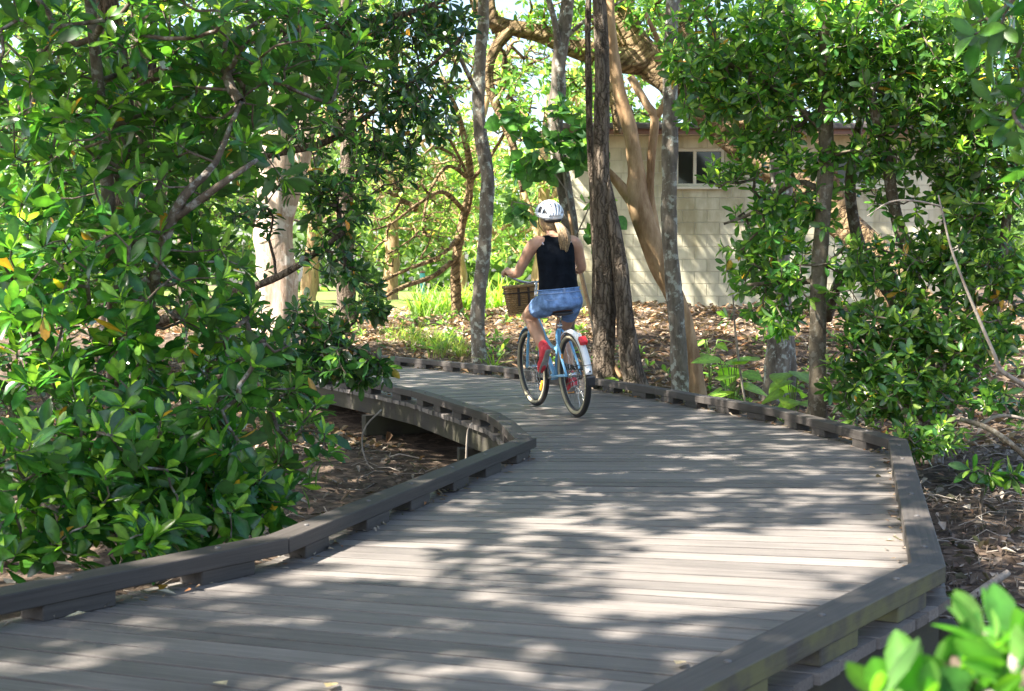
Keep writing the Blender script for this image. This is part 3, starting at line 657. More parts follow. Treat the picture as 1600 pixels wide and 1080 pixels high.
for s in (-1, 1):
    G.tube(spline([(0.44, s * 0.03, 0.295), (0.28, s * 0.05, 0.32), (0.0, s * 0.062, WR)], 0.04), 0.0115, 8)
    G.tube(spline([(0.265, s * 0.022, 0.70), (0.18, s * 0.055, 0.60), (0.0, s * 0.064, WR)], 0.04), 0.0105, 8)
G.obj('frame', M_BLUE, bike)
G = Geo()
for s in (-1, 1): G.tube(spline([(0.905, s * 0.045, 0.70), (0.945, s * 0.055, 0.58), (1.035, s * 0.055, WR)], 0.04), 0.012, 8)
G.box((0.905, 0, 0.705), (0.035, 0.12, 0.03)).obj('fork', M_BLUE, bike)
G = Geo(); G.tube([(0.245, 0, 0.74), (0.205, -0.003, 0.85)], 0.0125, 10); G.tube([(0.252, 0, 0.722), (0.243, 0, 0.748)], 0.021, 10); G.obj('seat_post', M_STEEL, bike)
G = Geo()
V = []; secs = [(-0.0, 0.055, 0.012), (0.03, 0.10, 0.03), (0.09, 0.115, 0.035), (0.15, 0.09, 0.03), (0.21, 0.045, 0.024), (0.27, 0.024, 0.02), (0.295, 0.012, 0.01)]
for x, w, t in secs:
    for j in range(12):
        b = 2 * math.pi * j / 12; V.append((0.09 + x, w * math.cos(b), 0.872 + t * math.sin(b) * (1 if math.sin(b) > 0 else 1.1) + (0.012 if x < 0.06 else 0)))
Q = [(i * 12 + j, (i + 1) * 12 + j, (i + 1) * 12 + (j + 1) % 12, i * 12 + (j + 1) % 12) for i in range(6) for j in range(12)]
G.add(V, Q); G.add(V[:12], [(*range(12),)]); G.add(V[-12:], [(*range(12),)]); sad = G.obj('saddle', M_SADDLE, bike)
Geo().ell((0.17, 0, 0.842), (0.12, 0.095, 0.022)).obj('saddle_base', M_DARKM, sad)
# rear mudguard, a thin arched shell
def guard(a0, a1, R, w, c, name, mat, seg=26):
    V = []
    for i in range(seg + 1):
        a = a0 + (a1 - a0) * i / seg
        for (yy, dr) in ((-w, -0.016), (-w * 0.7, 0.0), (0, 0.008), (w * 0.7, 0.0), (w, -0.016)):
            V.append((c[0] + (R + dr) * math.cos(a), yy, c[2] + (R + dr) * math.sin(a)))
    Q = [(i * 5 + j, (i + 1) * 5 + j, (i + 1) * 5 + j + 1, i * 5 + j + 1) for i in range(seg) for j in range(4)]
    o = Geo().add(V, Q).obj(name, mat, bike); s = o.modifiers.new('solid', 'SOLIDIFY'); s.thickness = 0.003; return o
mg = guard(math.radians(62), math.radians(176), WR + 0.016, 0.028, (0, 0, WR), 'rear_mudguard', M_WHITE)
a = math.radians(133); Geo().box(((WR + 0.05) * math.cos(a), 0, WR + (WR + 0.05) * math.sin(a)), (0.07, 0.062, 0.04), Matrix.Rotation(math.pi / 2 - a, 3, 'Y')).obj('rear_light', M_RED, mg, False, 0.008)
a = math.radians(127); Geo().box(((WR + 0.035) * math.cos(a) , 0, WR + (WR + 0.035) * math.sin(a)), (0.13, 0.03, 0.018), Matrix.Rotation(math.pi / 2 - a, 3, 'Y')).obj('light_bracket', M_WHITE, mg, False, 0.004)
a = math.radians(181); Geo().box(((WR + 0.03) * math.cos(a), 0, WR + (WR + 0.03) * math.sin(a) - 0.02), (0.03, 0.07, 0.085), Matrix.Rotation(-0.15, 3, 'Y')).obj('mudflap', M_DARKM, mg, False, 0.012)
G = Geo()
for s in (-1, 1): G.tube(spline([(-0.02, s * 0.062, WR), (-0.2, s * 0.055, WR + 0.09), (-0.355, s * 0.03, WR + 0.1)], 0.05), 0.0028, 5)
G.tube([(-0.357, -0.036, WR + 0.1), (-0.365, 0, WR + 0.102), (-0.357, 0.036, WR + 0.1)], 0.0028, 5); G.obj('mudguard_stay', M_DARKM, mg)
a = math.radians(172); Geo().ell((-(WR + 0.027), 0, WR + 0.05), (0.006, 0.008, 0.008)).obj('bolt', M_DARKM, mg)
guard(math.radians(35), math.radians(140), WR + 0.018, 0.03, (1.035, 0, WR), 'front_mudguard', M_BLUE)
Geo().box((0.04, 0.075, 0.50), (0.02, 0.012, 0.04)).obj('stay_reflector', M_AMBER, bike, False, 0.003)
# drive side
G = Geo(); torus(G, (BB[0], -0.055, BB[2]), 0.085, 0.006, 32, 6); G.tube([(0.45, -0.052, 0.30), (0.45, -0.058, 0.30)], 0.085, 24); G.obj('chainring', M_DARKM, bike)
G = Geo(); gp = []
for x, z in [(0.56, 0.32), (0.54, 0.39), (0.45, 0.41), (0.2, 0.405), (-0.02, 0.40), (-0.05, 0.37), (0.2, 0.365), (0.42, 0.35)]: gp.append((x, z))
n = len(gp); G.add([(x, -0.066, z) for x, z in gp] + [(x, -0.078, z) for x, z in gp], [tuple(range(n))], [tuple(range(2 * n - 1, n - 1, -1))], [(i, (i + 1) % n, n + (i + 1) % n, n + i) for i in range(n)]); G.obj('chain_guard', M_DARKM, bike, False)
G = Geo(); G.tube([(0.0, -0.058, 0.31), (0.45, -0.056, 0.215)], 0.005, 5); G.tube([(0.0, -0.058, 0.385), (0.45, -0.056, 0.386)], 0.005, 5); torus(G, (0, -0.056, WR), 0.04, 0.006, 20, 6); G.obj('chain', M_DARKM, bike)
PL = (0.40, 0.125, 0.455); PR = (0.50, -0.125, 0.145)
G = Geo(); G.tube([(0.45, 0.06, 0.30), (PL[0], 0.075, PL[2])], 0.011, 8); G.tube([(0.45, -0.07, 0.30), (PR[0], -0.085, PR[2])], 0.011, 8); G.tube([(0.45, -0.075, 0.30), (0.45, 0.068, 0.30)], 0.012, 8)
G.tube([(PL[0], 0.07, PL[2]), PL], 0.006, 6); G.tube([(PR[0], -0.08, PR[2]), PR], 0.006, 6); G.obj('cranks', M_STEEL, bike)
for p, an in ((PL, 0.75), (PR, 0.15)):
    pd = Geo().box(p, (0.085, 0.09, 0.026), Matrix.Rotation(an, 3, 'Y')).obj('pedal', M_DARKM, bike, False, 0.006)
    Geo().box((p[0] - 0.045 * math.cos(an), p[1], p[2] + 0.045 * math.sin(an)), (0.008, 0.06, 0.016), Matrix.Rotation(an, 3, 'Y')).obj('pedal_reflector', M_AMBER, pd, False)
G = Geo(); G.tube([(0.848, 0, 0.89), (0.825, -0.02, 1.07)], 0.0125, 10); G.tube([(0.825, -0.02, 1.065), (0.86, -0.02, 1.095)], 0.016, 10); G.obj('stem', M_STEEL, bike)
HB = [(0.86, -0.02, 1.095), (0.88, 0.06, 1.10), (0.88, 0.14, 1.13), (0.85, 0.225, 1.178), (0.77, 0.275, 1.195), (0.62, 0.297, 1.195)]
HBR = [(0.86, -0.02, 1.095), (0.88, -0.11, 1.10), (0.88, -0.19, 1.125), (0.84, -0.28, 1.16), (0.76, -0.325, 1.165), (0.60, -0.345, 1.165)]
hb = Geo().tube(spline(HB[::-1] + HBR[1:], 0.02), 0.0112, 10).obj('handlebar', M_STEEL, bike)
for A in (HB, HBR):
    p, q = np.array(A[-1]), np.array(A[-2]); d = norm(p - q); Geo().tube([p - d * 0.105, p + d * 0.005], 0.0165, 10).obj('grip', M_SADDLE, hb)
    s = 1 if A is HB else -1; Geo().tube(spline([q - d * 0.02, q + d * 0.03 + np.array((0.03, 0.02 * s, -0.02)), q + d * 0.10 + np.array((0.035, 0.02 * s, -0.03))], 0.02), 0.005, 6).obj('brake_lever', M_STEEL, hb)
# wicker basket woven from rods
bk = empty('basket'); bk.parent = bike; bk.location = (1.06, 0.055, 0.835); bk.scale = (0.92, 0.92, 0.95)
def brect(w, d, z, r=0.04, k=5):
    out = []
    for cx, cy, a0 in ((d - r, w - r, 0), (-d + r, w - r, 90), (-d + r, -w + r, 180), (d - r, -w + r, 270)):
        for i in range(k): t = math.radians(a0 + 90 * i / (k - 1)); out.append((cx + r * math.cos(t), cy + r * math.sin(t), z))
    return np.array(out)
G = Geo(); NR = 13
for i in range(NR):
    f = i / (NR - 1); P = brect(0.115 + 0.025 * f, 0.085 + 0.02 * f, 0.235 * f); m = len(P); out = []
    for k in range(m):
        for t in (0, 0.33, 0.66): out.append(P[k] * (1 - t) + P[(k + 1) % m] * t)
    out = np.array(out); w = 1 + 0.028 * np.where((np.arange(len(out)) // 2 + i) % 2 == 0, 1, -1)[:, None] * np.array([1, 1, 0]); out = out * w; out = np.concatenate([out, out[:2]])
    G.tube(out, 0.0092, 5, False)
G.obj('weave', M_WICKER, bk)
G = Geo()
for (p, q) in zip(brect(0.115, 0.085, 0.0)[::1], brect(0.14, 0.105, 0.235)[::1]): G.tube([p, q], 0.006, 5)
G.box((0, 0, 0.004), (0.16, 0.22, 0.008)).obj('stakes', M_WICKER, bk)
P = brect(0.145, 0.11, 0.243); Geo().tube(np.concatenate([P, P[:2]]), 0.0145, 7, False).obj('rim_braid', M_WICKER, bk)
P = brect(0.150, 0.115, 0.185); Geo().tube(np.concatenate([P, P[:2]]), 0.006, 5, False).obj('band', M_STRAP, bk)
for y in (-0.05, 0.05): Geo().box((-0.108, y, 0.15), (0.012, 0.022, 0.17)).obj('strap', M_STRAP, bk, False)

# ------------------------------------------------------------------ rider
rider = put(empty('person'), 'cyclist seen from behind in black singlet, denim shorts and pale helmet riding', 'person'); rider.matrix_world = RIDE
def skin_mat():
    m, N, L, b = new_mat('skin'); tc = N.new('ShaderNodeTexCoord'); n = noise(N, L, tc.outputs['Object'], 18)
    r = ramp(N, [(0.3, (0.50, 0.27, 0.17)), (0.7, (0.62, 0.36, 0.245))]); L.new(n.outputs[0], r.inputs[0]); L.new(r.outputs[0], b.inputs['Base Color'])
    b.inputs['Roughness'].default_value = 0.5; b.inputs['Subsurface Weight'].default_value = 0.12; b.inputs['Subsurface Radius'].default_value = (0.012, 0.005, 0.003); return m
M_SKIN = skin_mat()
M_TOP = plain('black_knit', (0.006, 0.008, 0.012), 0.9, var=0.4, scale=14, bump=0.8, spec=0.1)
M_DENIM = plain('denim', (0.16, 0.27, 0.50), 0.85, var=0.45, scale=17, bump=0.9, spec=0.2)
M_DENIM_D = plain('denim_seam', (0.24, 0.33, 0.52), 0.85, var=0.2, scale=60)
M_HAIR = plain('blond_hair', (0.27, 0.185, 0.10), 0.5, var=0.7, scale=90)
M_SHOE = plain('red_shoe', (0.72, 0.055, 0.075), 0.6, var=0.15, scale=40)
M_SOLE = plain('grey_sole', (0.30, 0.29, 0.27), 0.8, var=0.2)
M_HELM = plain('helmet_white', (0.74, 0.80, 0.88), 0.3, var=0.04, coat=0.3)
def blob(G, pts, rad, n=14, sq=None):
    """a limb: tapered tube with rounded ends"""
    P = np.asarray(pts, float); R = np.asarray(rad, float); S = spline(np.c_[P, R], 0.02); p, r = S[:, :3], S[:, 3]
    d0 = norm(p[0] - p[1]); d1 = norm(p[-1] - p[-2]); k = [(0.95, 0.31), (0.8, 0.6), (0.5, 0.87)]
    p = np.concatenate([[p[0] + d0 * r[0] * a for a, b in k], p, [p[-1] + d1 * r[-1] * a for a, b in k[::-1]]])
    r = np.concatenate([[r[0] * b for a, b in k], r, [r[-1] * b for a, b in k[::-1]]])
    G.tube(p, r, n, True, sq); return G
def sections(G, secs, n=24):
    """stacked ellipses (centre, half depth x, half width y)"""
    S = spline(np.array([(*c, a, b) for c, a, b in secs], float), 0.02); V = []
    for q in S:
        for j in range(n):
            t = 2 * math.pi * j / n; V.append((q[0] + q[3] * math.cos(t), q[1] + q[4] * math.sin(t), q[2]))
    m = len(S); V += [tuple(S[0, :3]), tuple(S[-1, :3])]
    G.add(V, [(i * n + j, i * n + (j + 1) % n, (i + 1) * n + (j + 1) % n, (i + 1) * n + j) for i in range(m - 1) for j in range(n)],
          [(m * n, (j + 1) % n, j) for j in range(n)] + [(m * n + 1, (m - 1) * n + j, (m - 1) * n + (j + 1) % n) for j in range(n)]); return G
def fuse(o, vox=0.008, smooth=4):
    r = o.modifiers.new('remesh', 'REMESH'); r.mode = 'VOXEL'; r.voxel_size = vox; r.use_smooth_shade = True
    s = o.modifiers.new('smooth', 'SMOOTH'); s.factor = 0.5; s.iterations = smooth; return o
HC = np.array((0.405, -0.045, 1.615))
B = Geo()
sections(B, [((0.20, 0.0, 0.90), 0.12, 0.16), ((0.20, 0.0, 1.00), 0.11, 0.155), ((0.225, -0.008, 1.12), 0.095, 0.14), ((0.27, -0.022, 1.28), 0.10, 0.145), ((0.315, -0.036, 1.40), 0.095, 0.15), ((0.335, -0.043, 1.455), 0.07, 0.125), ((0.345, -0.045, 1.49), 0.055, 0.075)])
blob(B, [(0.345, -0.045, 1.46), (0.365, -0.046, 1.53), (0.385, -0.045, 1.575)], [0.058, 0.052, 0.055])
B.ell(HC, (0.098, 0.076, 0.118)); B.ell(HC + (0.045, 0, -0.055), (0.058, 0.054, 0.062)); B.ell(HC + (0.105, 0, -0.018), (0.018, 0.014, 0.022)); B.ell(HC + (0.098, 0, -0.062), (0.012, 0.024, 0.009))
for s in (-1, 1): B.ell(HC + (0.0, s * 0.076, -0.02), (0.018, 0.010, 0.03))
blob(B, [(0.325, 0.09, 1.435), (0.345, 0.142, 1.41), (0.425, 0.20, 1.295), (0.495, 0.243, 1.195)], [0.055, 0.056, 0.048, 0.041])
blob(B, [(0.495, 0.243, 1.195), (0.555, 0.265, 1.195), (0.625, 0.285, 1.215)], [0.041, 0.041, 0.028])
blob(B, [(0.325, -0.18, 1.42), (0.34, -0.23, 1.395), (0.40, -0.275, 1.29), (0.445, -0.31, 1.20)], [0.055, 0.056, 0.048, 0.041])
blob(B, [(0.445, -0.31, 1.20), (0.51, -0.325, 1.185), (0.585, -0.335, 1.185)], [0.041, 0.041, 0.028])
for (wx, s, gp) in (((0.625, 0.285, 1.215), 1, HB), ((0.585, -0.335, 1.185), -1, HBR)):
    g = np.array(gp[-1]); d = norm(np.array(gp[-2]) - g); w0 = np.array(wx)
    blob(B, [w0, w0 + d * 0.035 + (0, 0, 0.004), w0 + d * 0.085 + (0, 0, 0.002)], [0.027, 0.03, 0.027], sq=None)
    for k in range(4):
        c = g + d * (0.028 + 0.021 * k); ln = (0.9, 1.0, 0.98, 0.85)[3 - k]
        o = np.array((0, s, 0)); pts = [c + (0, 0, 0.026) - o * 0.012, c + o * 0.022 * ln + (0, 0, 0.022), c + o * 0.031 + (0, 0, -0.004), c + o * 0.016 * ln + (0, 0, -0.026)]
        blob(B, pts, [0.0105, 0.01, 0.0095, 0.008], 8)
    c = g + d * 0.09; blob(B, [w0 + d * 0.04 - np.array((0, s, 0)) * 0.02, c - np.array((0, s, 0)) * 0.026 + (0, 0, 0.005), c + d * 0.03 - np.array((0, s, 0)) * 0.02 + (0, 0, -0.012)], [0.013, 0.011, 0.009], 8)
blob(B, [(0.22, 0.09, 0.925), (0.42, 0.125, 0.885), (0.60, 0.145, 0.825)], [0.095, 0.08, 0.057]); blob(B, [(0.60, 0.145, 0.825), (0.49, 0.135, 0.72), (0.42, 0.125, 0.63), (0.355, 0.118, 0.535)], [0.057, 0.058, 0.05, 0.036])
blob(B, [(0.22, -0.095, 0.92), (0.40, -0.115, 0.79), (0.555, -0.125, 0.665)], [0.095, 0.078, 0.056]); blob(B, [(0.555, -0.125, 0.665), (0.49, -0.128, 0.53), (0.455, -0.125, 0.40), (0.42, -0.123, 0.27)], [0.056, 0.057, 0.045, 0.034])
blob(B, [(0.35, 0.118, 0.52), (0.40, 0.12, 0.475), (0.455, 0.124, 0.44)], [0.036, 0.035, 0.028]); blob(B, [(0.41, -0.123, 0.24), (0.48, -0.125, 0.20), (0.54, -0.126, 0.185)], [0.036, 0.035, 0.028])
fuse(B.obj('body', M_SKIN, rider), 0.0068, 3)
T = Geo()
sections(T, [((0.205, 0.0, 1.025), 0.122, 0.170), ((0.215, -0.004, 1.09), 0.112, 0.165), ((0.24, -0.012, 1.18), 0.106, 0.158), ((0.275, -0.024, 1.29), 0.112, 0.163), ((0.31, -0.036, 1.375), 0.106, 0.163), ((0.332, -0.043, 1.44), 0.084, 0.150), ((0.345, -0.045, 1.468), 0.070, 0.125), ((0.352, -0.045, 1.488), 0.062, 0.085)])
for z, rr in ((1.06, 0.006), (1.10, 0.005), (1.145, 0.006), (1.20, 0.004)): 
    pts = [(0.21 + (z - 1.03) * 0.25 - 0.112 * math.cos(t), -0.006 + 0.150 * math.sin(t), z + 0.012 * math.sin(3 * t + z * 40)) for t in np.linspace(-1.3, 1.3, 18)]; T.tube(pts, rr, 6)
fuse(T.obj('singlet', M_TOP, rider), 0.0072, 2)
for s in (-1, 1): Geo().tube(spline([(0.262, -0.04 + s * 0.118, 1.41), (0.30, -0.043 + s * 0.128, 1.452), (0.345, -0.044 + s * 0.126, 1.466), (0.39, -0.044 + s * 0.118, 1.44)], 0.02), 0.0065, 6).obj('bra_strap', plain('pale_strap', (0.6, 0.55, 0.6), 0.7), rider)
S = Geo()
sections(S, [((0.20, 0, 0.865), 0.10, 0.15), ((0.185, 0, 0.90), 0.143, 0.186), ((0.19, 0, 0.95), 0.142, 0.193), ((0.20, 0, 1.0), 0.133, 0.183), ((0.205, 0, 1.045), 0.124, 0.172)])
blob(S, [(0.22, 0.095, 0.925), (0.31, 0.115, 0.908), (0.375, 0.122, 0.893)], [0.102, 0.098, 0.092]); blob(S, [(0.22, -0.10, 0.915), (0.30, -0.11, 0.868), (0.36, -0.115, 0.825)], [0.102, 0.096, 0.089])
sh = fuse(S.obj('shorts', M_DENIM, rider), 0.0075, 3)
def ring(cx, cy, z, a, b, t0, t1, r, name, mat, par):
    return Geo().tube([(cx + a * math.cos(t), cy + b * math.sin(t), z) for t in np.linspace(t0, t1, 30)], r, 6).obj(name, mat, par)
ring(0.205, 0, 1.012, 0.135, 0.186, 0, 6.28, 0.0045, 'waistband_seam', M_DENIM_D, sh)
ring(0.205, 0, 1.042, 0.127, 0.177, 0, 6.28, 0.006, 'waistband', M_DENIM, sh)
for y0 in (-0.15, 0.06):
    pts = [(0.058 + 0.6 * abs(y0 + 0.045 - 0.0) ** 2.2, y0 + u, 0.965 + v) for u, v in ((0, 0), (0.045, -0.008), (0.09, 0))]
    pk = [(0.205 - 0.145 * math.sqrt(max(0, 1 - (p[1] / 0.207) ** 2)) - 0.004, p[1], p[2]) for p in pts]
    Geo().tube(spline(pk, 0.01), 0.0035, 5).obj('pocket_seam', M_DENIM_D, sh)
Geo().box((0.071, -0.003, 1.028), (0.008, 0.013, 0.045)).obj('belt_loop', M_DENIM_D, sh, False)
# shoes
def shoe(ank, toe, nrm):
    ank, toe, nrm = (np.array(v, float) for v in (ank, toe, nrm)); f = norm(toe - ank); u = norm(nrm - f * (nrm @ f)); s = np.cross(u, f); R = np.stack([f, s, u], 1)
    G = Geo(); o = ank
    def q(x, y, z): return o + R @ np.array((x, y, z))
    blob(G, [q(-0.03, 0, -0.035), q(0.06, 0, -0.045), q(0.15, 0.004, -0.055), q(0.20, 0.004, -0.06)], [0.040, 0.043, 0.042, 0.030], 14); blob(G, [q(-0.012, 0, -0.02), q(-0.005, 0, 0.035)], [0.042, 0.043], 14)
    blob(G, [q(0.02, 0, 0.0), q(0.08, 0, -0.025)], [0.040, 0.036], 14)
    w = fuse(G.obj('shoe', M_SHOE, rider), 0.006, 3)
    G = Geo(); blob(G, [q(-0.045, 0, -0.078), q(0.05, 0, -0.086), q(0.14, 0.005, -0.094), q(0.205, 0.006, -0.088)], [0.024, 0.026, 0.03, 0.019], 14, None)
    G.V[0] = o + ((G.V[0] - o) @ R * np.array([1, 1, 0.42]) + np.array([0, 0, -0.042])) @ R.T
    G.obj('sole', M_SOLE, w)
    G = Geo()
    for k in range(4): G.tube([q(0.055 + 0.025 * k, -0.022, 0.008 - 0.012 * k), q(0.06 + 0.025 * k, 0.022, 0.008 - 0.012 * k)], 0.0035, 5)
    G.obj('laces', M_WHITE, w)
shoe((0.345, 0.118, 0.555), (0.475, 0.124, 0.425), (0.5, 0, 0.8)); shoe((0.405, -0.123, 0.265), (0.56, -0.127, 0.215), (0.1, 0, 1))
# hair, pony tail, face, helmet
H = Geo(); H.ell(HC + (-0.012, 0, 0.004), (0.102, 0.083, 0.122)); H.ell(HC + (-0.055, -0.005, -0.055), (0.055, 0.068, 0.062))
Hh = H.obj('hair', M_HAIR, rider); fuse(Hh, 0.007, 3)
H = Geo(); rh = np.random.default_rng(2)
for k in range(90):
    a = rh.uniform(0, 6.28); q = rh.uniform(0.05, 1) ** 0.5; c, s_ = math.cos(a) * q, math.sin(a) * q; e = rh.uniform(0.55, 1.15); wv = rh.normal(0, 0.006, 3)
    H.tube(spline([(0.322 + 0.012 * c, -0.056 + 0.012 * s_, 1.588), (0.268 + 0.020 * c, -0.066 + 0.026 * s_, 1.572), (0.222 + 0.030 * c, -0.080 + 0.040 * s_, 1.515 + wv[2]), (0.200 + 0.030 * c + wv[0], -0.088 + 0.040 * s_ + wv[1], 1.445), (0.206 + 0.014 * c, -0.084 + 0.018 * s_ + wv[1], 1.445 - 0.10 * e)], 0.018), 0.0055, 5)
H.obj('pony_tail', M_HAIR, rider)
Geo().ell((0.302, -0.06, 1.582), (0.022, 0.026, 0.024)).obj('hair_tie', M_DARKM, rider)
M_EYE = plain('eye', (0.7, 0.7, 0.68), 0.2); M_LIP = plain('lip', (0.42, 0.13, 0.11), 0.5)
for s in (-1, 1): Geo().ell(HC + (0.086, s * 0.031, 0.002), (0.011, 0.013, 0.009)).obj('eye', M_EYE, rider)
Geo().ell(HC + (0.108, 0, -0.064), (0.006, 0.021, 0.006)).obj('mouth', M_LIP, rider)
hel = empty('helmet'); hel.parent = rider; hel.location = tuple(HC + (0.0, 0, 0.048)); hel.rotation_euler = (0.04, math.radians(-7), 0)
def dome(rx, ry, rz, zmin, nu=32, nv=12):
    V = []; 
    for i in range(nv + 1):
        a = math.acos(1 - (1 - zmin) * i / nv)
        for j in range(nu): b = 2 * math.pi * j / nu; V.append((rx * math.sin(a) * math.cos(b), ry * math.sin(a) * math.sin(b), rz * math.cos(a)))
    return V, [(i * nu + j, (i + 1) * nu + j, (i + 1) * nu + (j + 1) % nu, i * nu + (j + 1) % nu) for i in range(nv) for j in range(nu)]
V, Q = dome(0.132, 0.100, 0.100, -0.28); Geo().add(V, Q).obj('liner', M_DARKM, hel)
def rib(y0, w, th, z0=0.0):
    """a front-to-back rib over the crown"""
    G = Geo(); V = []; ts = np.linspace(-0.12 - z0, math.pi + 0.10, 26)
    for t in ts:
        yy = y0 * (0.55 + 0.45 * math.sin(max(0.0, min(math.pi, t)))); k = math.sqrt(max(0.05, 1 - (yy / 0.105) ** 2)); ww = w * (0.75 + 0.35 * abs(math.cos(t)))
        for (dy, dr) in ((-ww, -0.006), (-ww * 0.8, th), (ww * 0.8, th), (ww, -0.006)):
            y2 = yy + dy; k2 = math.sqrt(max(0.05, 1 - (y2 / 0.112) ** 2))
            V.append(((0.134 + dr) * k2 ** 0.6 * math.cos(t), y2, (0.102 + dr) * k2 * math.sin(t)))
    n = len(ts); G.add(V, [(i * 4 + j, (i + 1) * 4 + j, (i + 1) * 4 + (j + 1) % 4, i * 4 + (j + 1) % 4) for i in range(n - 1) for j in range(4)], [(0, 1, 2, 3), tuple(4 * (n - 1) + k for k in (3, 2, 1, 0))])
    return G
for y0, w in ((0.0, 0.013), (0.042, 0.011), (-0.042, 0.011), (0.078, 0.010), (-0.078, 0.010)): rib(y0, w, 0.014).obj('rib', M_HELM, hel)
G = Geo(); n = 40; V = []
for j in range(n):
    b = 2 * math.pi * j / n; up_ = 0.016 * math.cos(b)
    for (dr, z) in ((0.0, -0.024), (0.012, -0.018), (0.014, 0.012), (0.002, 0.020)): V.append(((0.13 + dr) * math.cos(b), (0.10 + dr) * math.sin(b), z + up_))
G.add(V, [(j * 4 + k, ((j + 1) % n) * 4 + k, ((j + 1) % n) * 4 + (k + 1) % 4, j * 4 + (k + 1) % 4) for j in range(n) for k in range(4)]).obj('rim', M_HELM, hel)
for x in (-0.075, 0.0, 0.07):
    pts = [(x, 0.108 * math.cos(t) * math.sqrt(1 - (x / 0.15) ** 2), 0.108 * math.sin(t) * math.sqrt(1 - (x / 0.15) ** 2)) for t in np.linspace(0.15, math.pi - 0.15, 20)]; Geo().tube(pts, 0.0085, 6).obj('bridge', M_HELM, hel)
Geo().ell((-0.085, 0, -0.042), (0.055, 0.082, 0.03)).obj('rear_cradle', M_DARKM, hel)
for s in (-1, 1): Geo().tube(spline([(0.0, s * 0.094, -0.02), (0.025, s * 0.084, -0.09), (0.055, s * 0.03, -0.155)], 0.02), 0.004, 5).obj('chin_strap', M_DARKM, hel)

# ------------------------------------------------------------------ vegetation
def pb(x, y, Y, rx, ry, rz, k): return (D(x, y, Y), (rx, ry, rz), k)      # clump of shoots around a surveyed spot
def wb(x, y, z, rx, ry, rz, k): return ((x, y, z), (rx, ry, rz), k)

# --- left: broad-leaved mangrove leaning over the near kerb
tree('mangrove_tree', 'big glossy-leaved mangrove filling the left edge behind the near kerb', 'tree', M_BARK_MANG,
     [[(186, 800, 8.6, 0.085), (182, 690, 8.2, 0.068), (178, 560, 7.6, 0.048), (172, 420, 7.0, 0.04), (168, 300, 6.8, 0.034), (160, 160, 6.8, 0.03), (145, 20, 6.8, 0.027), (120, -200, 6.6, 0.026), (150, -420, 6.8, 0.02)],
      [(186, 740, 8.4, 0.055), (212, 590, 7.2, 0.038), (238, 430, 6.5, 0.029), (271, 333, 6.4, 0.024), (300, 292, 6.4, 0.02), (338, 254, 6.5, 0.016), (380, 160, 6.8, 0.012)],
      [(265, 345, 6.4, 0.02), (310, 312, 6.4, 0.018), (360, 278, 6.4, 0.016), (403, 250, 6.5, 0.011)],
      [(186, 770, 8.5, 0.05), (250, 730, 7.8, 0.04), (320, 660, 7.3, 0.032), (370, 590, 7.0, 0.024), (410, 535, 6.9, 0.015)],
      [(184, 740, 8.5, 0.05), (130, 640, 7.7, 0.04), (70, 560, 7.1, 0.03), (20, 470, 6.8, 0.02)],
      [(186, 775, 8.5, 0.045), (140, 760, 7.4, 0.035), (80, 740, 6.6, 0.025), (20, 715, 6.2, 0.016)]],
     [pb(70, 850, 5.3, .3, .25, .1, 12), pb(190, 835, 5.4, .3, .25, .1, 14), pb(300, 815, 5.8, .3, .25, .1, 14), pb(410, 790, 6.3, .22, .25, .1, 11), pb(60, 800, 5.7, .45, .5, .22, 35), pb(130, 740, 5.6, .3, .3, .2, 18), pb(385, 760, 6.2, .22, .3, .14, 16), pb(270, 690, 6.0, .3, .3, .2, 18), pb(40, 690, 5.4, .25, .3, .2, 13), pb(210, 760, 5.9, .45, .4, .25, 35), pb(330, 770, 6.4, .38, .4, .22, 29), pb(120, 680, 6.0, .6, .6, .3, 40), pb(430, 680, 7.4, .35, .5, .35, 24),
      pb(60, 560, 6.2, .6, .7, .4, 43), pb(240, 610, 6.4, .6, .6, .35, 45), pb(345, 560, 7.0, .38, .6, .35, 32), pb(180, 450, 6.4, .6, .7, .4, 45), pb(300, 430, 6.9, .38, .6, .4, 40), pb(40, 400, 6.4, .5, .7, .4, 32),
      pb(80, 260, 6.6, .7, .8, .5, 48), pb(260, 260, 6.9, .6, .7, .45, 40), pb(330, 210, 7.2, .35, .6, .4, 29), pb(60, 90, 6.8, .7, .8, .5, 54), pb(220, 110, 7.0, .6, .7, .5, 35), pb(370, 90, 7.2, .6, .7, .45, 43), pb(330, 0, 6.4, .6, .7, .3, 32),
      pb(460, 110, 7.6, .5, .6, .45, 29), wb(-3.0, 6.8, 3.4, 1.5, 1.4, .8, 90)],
     11, L=(0.105, 0.17), nl=(6, 11), single=300, r0=0.0038, up=0.7, droop=0.15)
